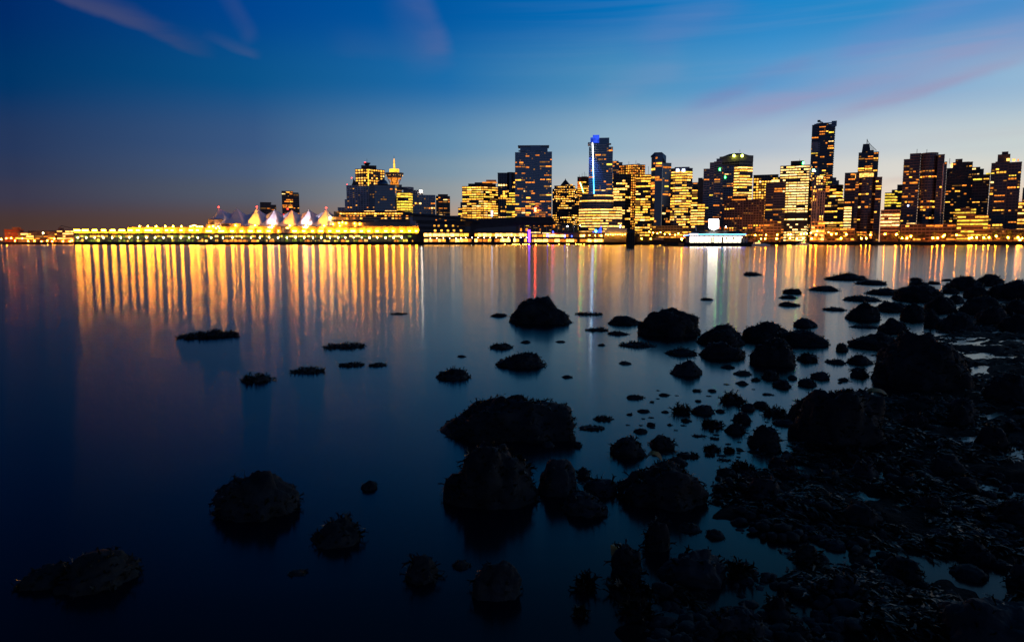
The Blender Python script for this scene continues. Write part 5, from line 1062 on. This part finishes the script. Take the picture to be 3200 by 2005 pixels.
SM = [(1534, 1588, 978, 989, 1), (1529, 1602, 1072, 1090, 1), (1625, 1660, 1063, 1072, .8), (1735, 1768, 1064, 1070, .8), (1427, 1464, 1109, 1116, 1), (1754, 1792, 1172, 1181, 1), (1790, 1886, 977, 986, 1.2), (1900, 2004, 987, 1015, 1), (1832, 1902, 1023, 1035, 1.5), (1897, 1969, 1035, 1047, .8), (1867, 1892, 1073, 1080, 1),
 (1924, 2053, 1067, 1086, .9), (1932, 1973, 1128, 1138, .2), (1954, 2018, 1232, 1247, .2), (2191, 2228, 930, 938, 1), (2324, 2380, 850, 861, .2), (2248, 2298, 1138, 1151, .2), (2289, 2356, 1158, 1173, .4), (2296, 2340, 1189, 1202, 1), (2378, 2434, 1157, 1184, .3), (2415, 2472, 1186, 1211, .3), (2459, 2490, 1171, 1185, .2), (2212, 2238, 1215, 1224, .8), (2251, 2324, 1219, 1260, 1.6),
 (2446, 2502, 901, 918, .9), (2433, 2490, 922, 933, .5), (2436, 2497, 943, 957, .8), (2573, 2644, 960, 971, 1), (2656, 2747, 1014, 1026, .6), (2613, 2651, 1072, 1096, .3), (2579, 2645, 1121, 1137, .6), (2648, 2725, 1108, 1137, .9), (2657, 2712, 1148, 1177, .9), (2533, 2590, 1161, 1184, .4), (2495, 2552, 1182, 1206, .3), (2619, 2651, 1179, 1190, .2), (2490, 2554, 1101, 1129, .8),
 (2846, 2880, 867, 878, .4), (2843, 2900, 877, 891, .6), (2899, 2935, 878, 888, .8), (2944, 2972, 871, 878, .5), (2948, 2996, 901, 917, .6), (3015, 3090, 894, 931, .6), (2966, 3010, 919, 946, .2), (2737, 2845, 943, 974, 1), (2890, 2940, 968, 1018, .5), (3126, 3230, 980, 1033, .8), (3140, 3230, 935, 985, .8),
 (1802, 1844, 1460, 1492, .4), (1854, 1920, 1298, 1315, 1.2), (1805, 1890, 1328, 1345, 1.2), (1694, 1735, 1378, 1397, .1), (1792, 1820, 1379, 1396, .3), (2029, 2108, 1361, 1402, .3), (1978, 2025, 1337, 1353, .6), (2021, 2047, 1319, 1330, .4), (2104, 2156, 1265, 1292, 1.3), (2159, 2233, 1264, 1293, .8), (2235, 2264, 1277, 1288, 1), (2291, 2345, 1287, 1320, .2), (2316, 2360, 1258, 1281, .1), (2352, 2400, 1252, 1272, .4), (2387, 2457, 1267, 1300, 1.2),
 (2411, 2482, 1309, 1329, .05), (2191, 2261, 1309, 1336, 1.2), (2264, 2330, 1321, 1354, .2), (2336, 2435, 1325, 1398, .5), (2385, 2440, 1380, 1412, .2), (2203, 2246, 1388, 1409, 1.4), (2118, 2191, 1411, 1432, 1.4), (2080, 2153, 1428, 1455, 1), (2265, 2290, 1395, 1412, 1.4), (1127, 1180, 1502, 1530, 1), (900, 960, 1783, 1798, .3), (1411, 1475, 1752, 1776, .8), (2281, 2337, 1748, 1806, 1.2), (1899, 2020, 1802, 1870, 1.2), (1801, 1859, 1795, 1848, 1.3), (1798, 1834, 1894, 1928, 1.3), (1936, 2030, 1872, 1942, 1.2), (2205, 2262, 1655, 1682, .4), (2118, 2190, 1634, 1662, 1.1),
 (2300, 2330, 1500, 1530, 1.2), (2290, 2350, 1440, 1470, 1.2), (2400, 2460, 1425, 1462, .8), (2240, 2300, 1460, 1492, 1), (2855, 2925, 1238, 1275, .2), (2960, 3050, 1240, 1300, .4), (3080, 3230, 1165, 1260, .3), (2960, 3040, 1265, 1330, .3), (2650, 2740, 1440, 1500, .4), (2820, 2900, 1290, 1345, .3), (3050, 3140, 1330, 1400, .6), (2480, 2560, 1555, 1610, .3), (2860, 2950, 1545, 1600, .3), (2620, 2760, 1570, 1650, .4), (2900, 3010, 1420, 1480, .5), (3110, 3220, 1560, 1640, .5), (2760, 2870, 1740, 1810, .4), (2590, 2700, 1800, 1880, .4), (2480, 2560, 1700, 1760, .6), (3000, 3100, 1690, 1760, .4), (2390, 2470, 1860, 1930, .8), (2700, 2780, 1900, 1960, .4), (2460, 2530, 1950, 2005, .6), (3150, 3240, 1760, 1840, .4)]
_rs = random.Random(77)
for _ in range(2000):
    if len(SM) > 160: break
    x_, y_ = _rs.uniform(1960, 2760), _rs.uniform(1150, 1480)
    if y_ > 1480 - (x_ - 1960) * .12 + 60 or y_ < 1230 - (x_ - 1960) * .1: continue
    w_ = _rs.choice((14, 20, 30, 42, 60, 80)) * (y_ / 1300); h_ = w_ * _rs.uniform(.16, .42)
    if any(a_ - w_ * .6 < x_ < b_ + w_ * .6 and c_ - h_ < y_ < d_ + h_ for a_, b_, c_, d_, *_r in SM + RK): continue
    SM.append((x_ - w_ / 2, x_ + w_ / 2, y_ - h_, y_, _rs.choice((1.4, 1.4, 1.3, .9, .3))))
for _ in range(3000):
    if len(SM) > 196: break
    x_, y_ = _rs.uniform(2430, 3190), _rs.uniform(1240, 1985)
    w_ = _rs.choice((40, 55, 70, 95, 120)) * (y_ / 1600); h_ = w_ * _rs.uniform(.35, .6)
    if any(a_ - w_ * .4 < x_ < b_ + w_ * .4 and c_ - h_ * .6 < y_ < d_ + h_ * .6 for a_, b_, c_, d_, *_r in SM + RK): continue
    SM.append((x_ - w_ / 2, x_ + w_ / 2, y_ - h_, y_, _rs.choice((.9, .7, .4, .2, .1))))
marks = []
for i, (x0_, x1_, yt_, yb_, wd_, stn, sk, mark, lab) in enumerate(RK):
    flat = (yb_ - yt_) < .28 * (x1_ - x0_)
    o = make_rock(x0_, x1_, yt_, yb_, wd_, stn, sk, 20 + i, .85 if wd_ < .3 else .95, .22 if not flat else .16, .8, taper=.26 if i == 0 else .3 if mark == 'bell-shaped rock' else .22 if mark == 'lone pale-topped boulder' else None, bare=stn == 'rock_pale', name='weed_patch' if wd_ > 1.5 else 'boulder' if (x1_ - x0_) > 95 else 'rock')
    tag(o, lab, 'weed patch' if wd_ > 1.5 else 'rock', 'weed patches in the gold reflections' if wd_ > 1.5 else 'large rocks along the shore')
    if mark: marks.append(((x0_ + x1_) / 2, (yt_ + yb_) / 2, (x1_ - x0_) / 2, mark))
used = {}
items = []
for i, (x0_, x1_, yt_, yb_, wd_) in enumerate(SM):
    cx, cy = (x0_ + x1_) / 2, (yt_ + yb_) / 2
    md = min(marks, key=lambda q: math.hypot((q[0] - cx) / 1.6, q[1] - cy) - q[2] * .4)
    dx, dy = cx - md[0], cy - md[1]
    rel = ('right of' if dx > 0 else 'left of') if abs(dx) > abs(dy) * 1.6 else ('before' if dy > 0 else 'behind')
    look = ('tiny ' if x1_ - x0_ < 45 else 'small ' if x1_ - x0_ < 75 else 'medium ') + ('shaggy weed tuft' if wd_ >= 1.2 else 'weedy rock' if wd_ >= .7 else 'half-bare rock' if wd_ >= .3 else 'smooth dark rock')
    items.append((math.hypot(dx, dy), i, look, rel, md[3]))
for dist, i, look, rel, mk in sorted(items):
    key = (look, rel, mk); used[key] = used.get(key, 0) + 1
    x0_, x1_, yt_, yb_, wd_ = SM[i]; kind = 'weed_tuft' if wd_ >= 1.2 else 'rock'
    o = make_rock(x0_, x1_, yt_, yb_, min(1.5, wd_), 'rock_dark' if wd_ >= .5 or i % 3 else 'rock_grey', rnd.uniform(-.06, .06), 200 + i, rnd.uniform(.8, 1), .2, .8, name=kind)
    n = used[key]; lab = '%s %s the %s' % (look, rel, mk) + ('' if n == 1 else ', %s nearest' % nth(n))
    tag(o, lab, 'seaweed' if kind == 'weed_tuft' else 'rock', 'seaweed tufts in the shallows' if kind == 'weed_tuft' else 'small rocks in the shallows')
# ---- tide flat: one lumpy sheet, pools where it dips below the water
SH = [(3420, 880), (3230, 912), (3130, 940), (3040, 992), (2960, 1015), (2900, 1045), (2830, 1070), (2770, 1110), (2745, 1220), (2570, 1262), (2480, 1310), (2440, 1400), (2330, 1425), (2240, 1452), (2190, 1500), (2205, 1570), (2280, 1640), (2320, 1700), (2300, 1765), (2230, 1835), (2120, 1850), (2000, 1835), (1965, 1900), (2010, 1960), (2040, 2150), (2060, 2600)]
SW = [on_ground(x, y).xy for x, y in SH]; poly = SW + [Vector((3.5, .8)), Vector((9, .8)), Vector((60, 20)), Vector((60, 55))]
def inside(p):
    c = False; j = len(poly) - 1
    for i in range(len(poly)):
        a_, b_ = poly[i], poly[j]
        if (a_.y > p.y) != (b_.y > p.y) and p.x < (b_.x - a_.x) * (p.y - a_.y) / (b_.y - a_.y) + a_.x: c = not c
        j = i
    return c
def sdist(p):
    best = 1e9
    for a_, b_ in zip(SW, SW[1:]):
        ab = b_ - a_; t_ = max(0, min(1, (p - a_).dot(ab) / ab.length_squared)); best = min(best, (p - a_ - ab * t_).length)
    return best if inside(p) else -best
def flat_z(p, s_=None):
    s_ = sdist(p) if s_ is None else s_; v = Vector((p.x, p.y, 0)); k = 1 + .03 * p.y
    base = max(-.35, min(.5, .16 * s_)) if s_ < .25 else .04 + (s_ - .25) * .010
    return min(base, .2 + base * .1) + (.055 * noise.fractal(v * 1.5, 1, 2, 3) + .035 * noise.noise(v * 5 + Vector((7, 0, 0))) + .018 * noise.noise(v * 13)) * min(2, k) - .026
ys = []; y_ = 1.35
while y_ < 44: ys.append(y_); y_ *= 1.0195
NXc = 190; grid = []; mb = MB(); mb.mi('sand')
for y_ in ys:
    for i in range(NXc + 1): 
        p = Vector((y_ * (.08 + .98 * i / NXc), y_)); mb.v.append((p.x, p.y, flat_z(p)))
for j in range(len(ys) - 1):
    for i in range(NXc):
        a_ = j * (NXc + 1) + i; q = (a_, a_ + 1, a_ + NXc + 2, a_ + NXc + 1)
        if max(mb.v[t_][2] for t_ in q) > -.2: mb.f.append(q); mb.m.append(0)
tag(mb.build('tide_flat', None, True), kind='structure')
mb = MB(); cnt = 0; rr = random.Random(5)
while cnt < 20000:
    x_ = rr.uniform(1900, 3260); y_ = 890 + 1160 * rr.random() ** .8; g = on_ground(x_, y_); p = g.xy
    if p.x < p.y * .1 or not inside(p): continue
    z_ = flat_z(p)
    if z_ < -.012 or noise.noise(Vector((p.x * 2.2, p.y * 2.2, 3))) + .5 * noise.noise(Vector((p.x * 6, p.y * 6, 8))) < -.02: cnt += .3; continue
    cnt += 1; a_ = rr.gauss(-.5, .7); d = Vector((math.cos(a_), math.sin(a_), rr.uniform(.0, .35))).normalized(); sd = d.cross(Vector((rr.gauss(0, .5), rr.gauss(0, .5), 1))).normalized()
    px1 = g.length / 683; frond(mb, Vector((p.x, p.y, z_ + rr.uniform(0, .012))), d, max(px1 * 3, rr.uniform(.035, .1)), max(px1 * .6, rr.uniform(.006, .014)), sd, droop=rr.uniform(.2, .8))
tag(mb.build('seaweed_bed'), 'dark wet seaweed strewn over the tide flat at the lower right', 'seaweed', kind='stuff')
mb = MB(); V0, F0 = ico(2); k = mb.mi('rock_dark'); kg = mb.mi('rock_grey'); cnt = 0
while cnt < 1500:
    x_ = rr.uniform(2000, 3260); y_ = 890 + 1160 * rr.random() ** .8; g = on_ground(x_, y_); p = g.xy
    if p.x < p.y * .1 or not inside(p) or noise.noise(Vector((p.x * 1.7, p.y * 1.7, 9))) < .0: continue
    cnt += 1; r_ = max(g.length / 683 * 1.7, rr.choice((.008, .012, .012, .018, .03))) * rr.uniform(.8, 1.3); z_ = flat_z(p); n0 = len(mb.v); off = Vector((cnt, 0, 0)); sx_, sy_, sz_ = rr.uniform(.8, 1.4), rr.uniform(.7, 1.2), rr.uniform(.5, .8); an = rr.uniform(0, 3.14)
    for v in V0:
        q = v * (r_ * (1 + .5 * noise.noise(v * 1.5 + off) + .2 * noise.noise(v * 4 + off))); qx, qy = q.x * sx_, q.y * sy_
        mb.v.append((p.x + qx * math.cos(an) - qy * math.sin(an), p.y + qx * math.sin(an) + qy * math.cos(an), z_ + r_ * .25 + q.z * sz_))
    m0 = kg if rr.random() < .2 else k; mb.f += [tuple(n0 + i for i in f) for f in F0]; mb.m += [m0] * len(F0)
tag(mb.build('pebbles', None, True), 'dark wet pebbles strewn among the weed on the tide flat', 'pebbles', kind='stuff')
# ---- a few orange kelp blades
def kelp(lab, x, y, ln, wd, ang, lift=.03):
    g = on_ground(x, y, .03); o = MB(); k = o.mi('kelp'); n = 7
    for i in range(n + 1):
        t_ = i / n; c = Vector((math.cos(ang) * ln * (t_ - .5), math.sin(ang) * ln * (t_ - .5) * .6, .01 + lift * math.sin(math.pi * t_))); s_ = Vector((-math.sin(ang), math.cos(ang), .35)) * wd * (math.sin(math.pi * min(.97, .12 + .85 * t_)) ** .7) * .5
        o.v += [tuple(c - s_), tuple(c + s_ + Vector((0, 0, .01 * math.sin(t_ * 9))))]
    for i in range(n): o.f.append((2 * i, 2 * i + 2, 2 * i + 3, 2 * i + 1)); o.m.append(k)
    n0 = len(o.v); o.v += [(v[0], v[1], v[2] - .004) for v in o.v[:n0]]
    for i in range(n): o.f.append((n0 + 2 * i, n0 + 2 * i + 1, n0 + 2 * i + 3, n0 + 2 * i + 2)); o.m.append(k)
    b_ = o.build('kelp_blade', None, True, g); tag(b_, lab, 'kelp', 'orange kelp blades')
kelp('orange kelp blade behind the broad shaggy boulder', 2043, 1438, .12, .05, -.5, .05)
kelp('orange kelp blade right of the tall dark boulder at the water edge', 2737, 1238, .22, .08, -.3, .06)
kelp('orange kelp blade on the orange-tipped weed rock', 1926, 1735, .09, .05, 1.2, .04)
# ================================================================== camera and render
cam = bpy.data.cameras.new('camera'); co = bpy.data.objects.new('camera', cam); COL.objects.link(co)
cam.lens = 24; cam.sensor_width = 36; cam.clip_end = 12000; cam.clip_start = .05
co.location = (0, 0, HC); co.rotation_euler = (math.pi / 2 - TH, 0, 0); sc.camera = co
sc.view_settings.view_transform = 'Standard'; sc.view_settings.look = 'None'; sc.view_settings.exposure = 0; sc.view_settings.gamma = 1
sc.cycles.use_denoising = True; sc.cycles.max_bounces = 4; sc.cycles.diffuse_bounces = 1; sc.cycles.glossy_bounces = 2; sc.cycles.transmission_bounces = 1
sc.cycles.sample_clamp_indirect = 0; sc.cycles.caustics_reflective = True; sc.cycles.use_light_tree = True; sc.cycles.blur_glossy = .3
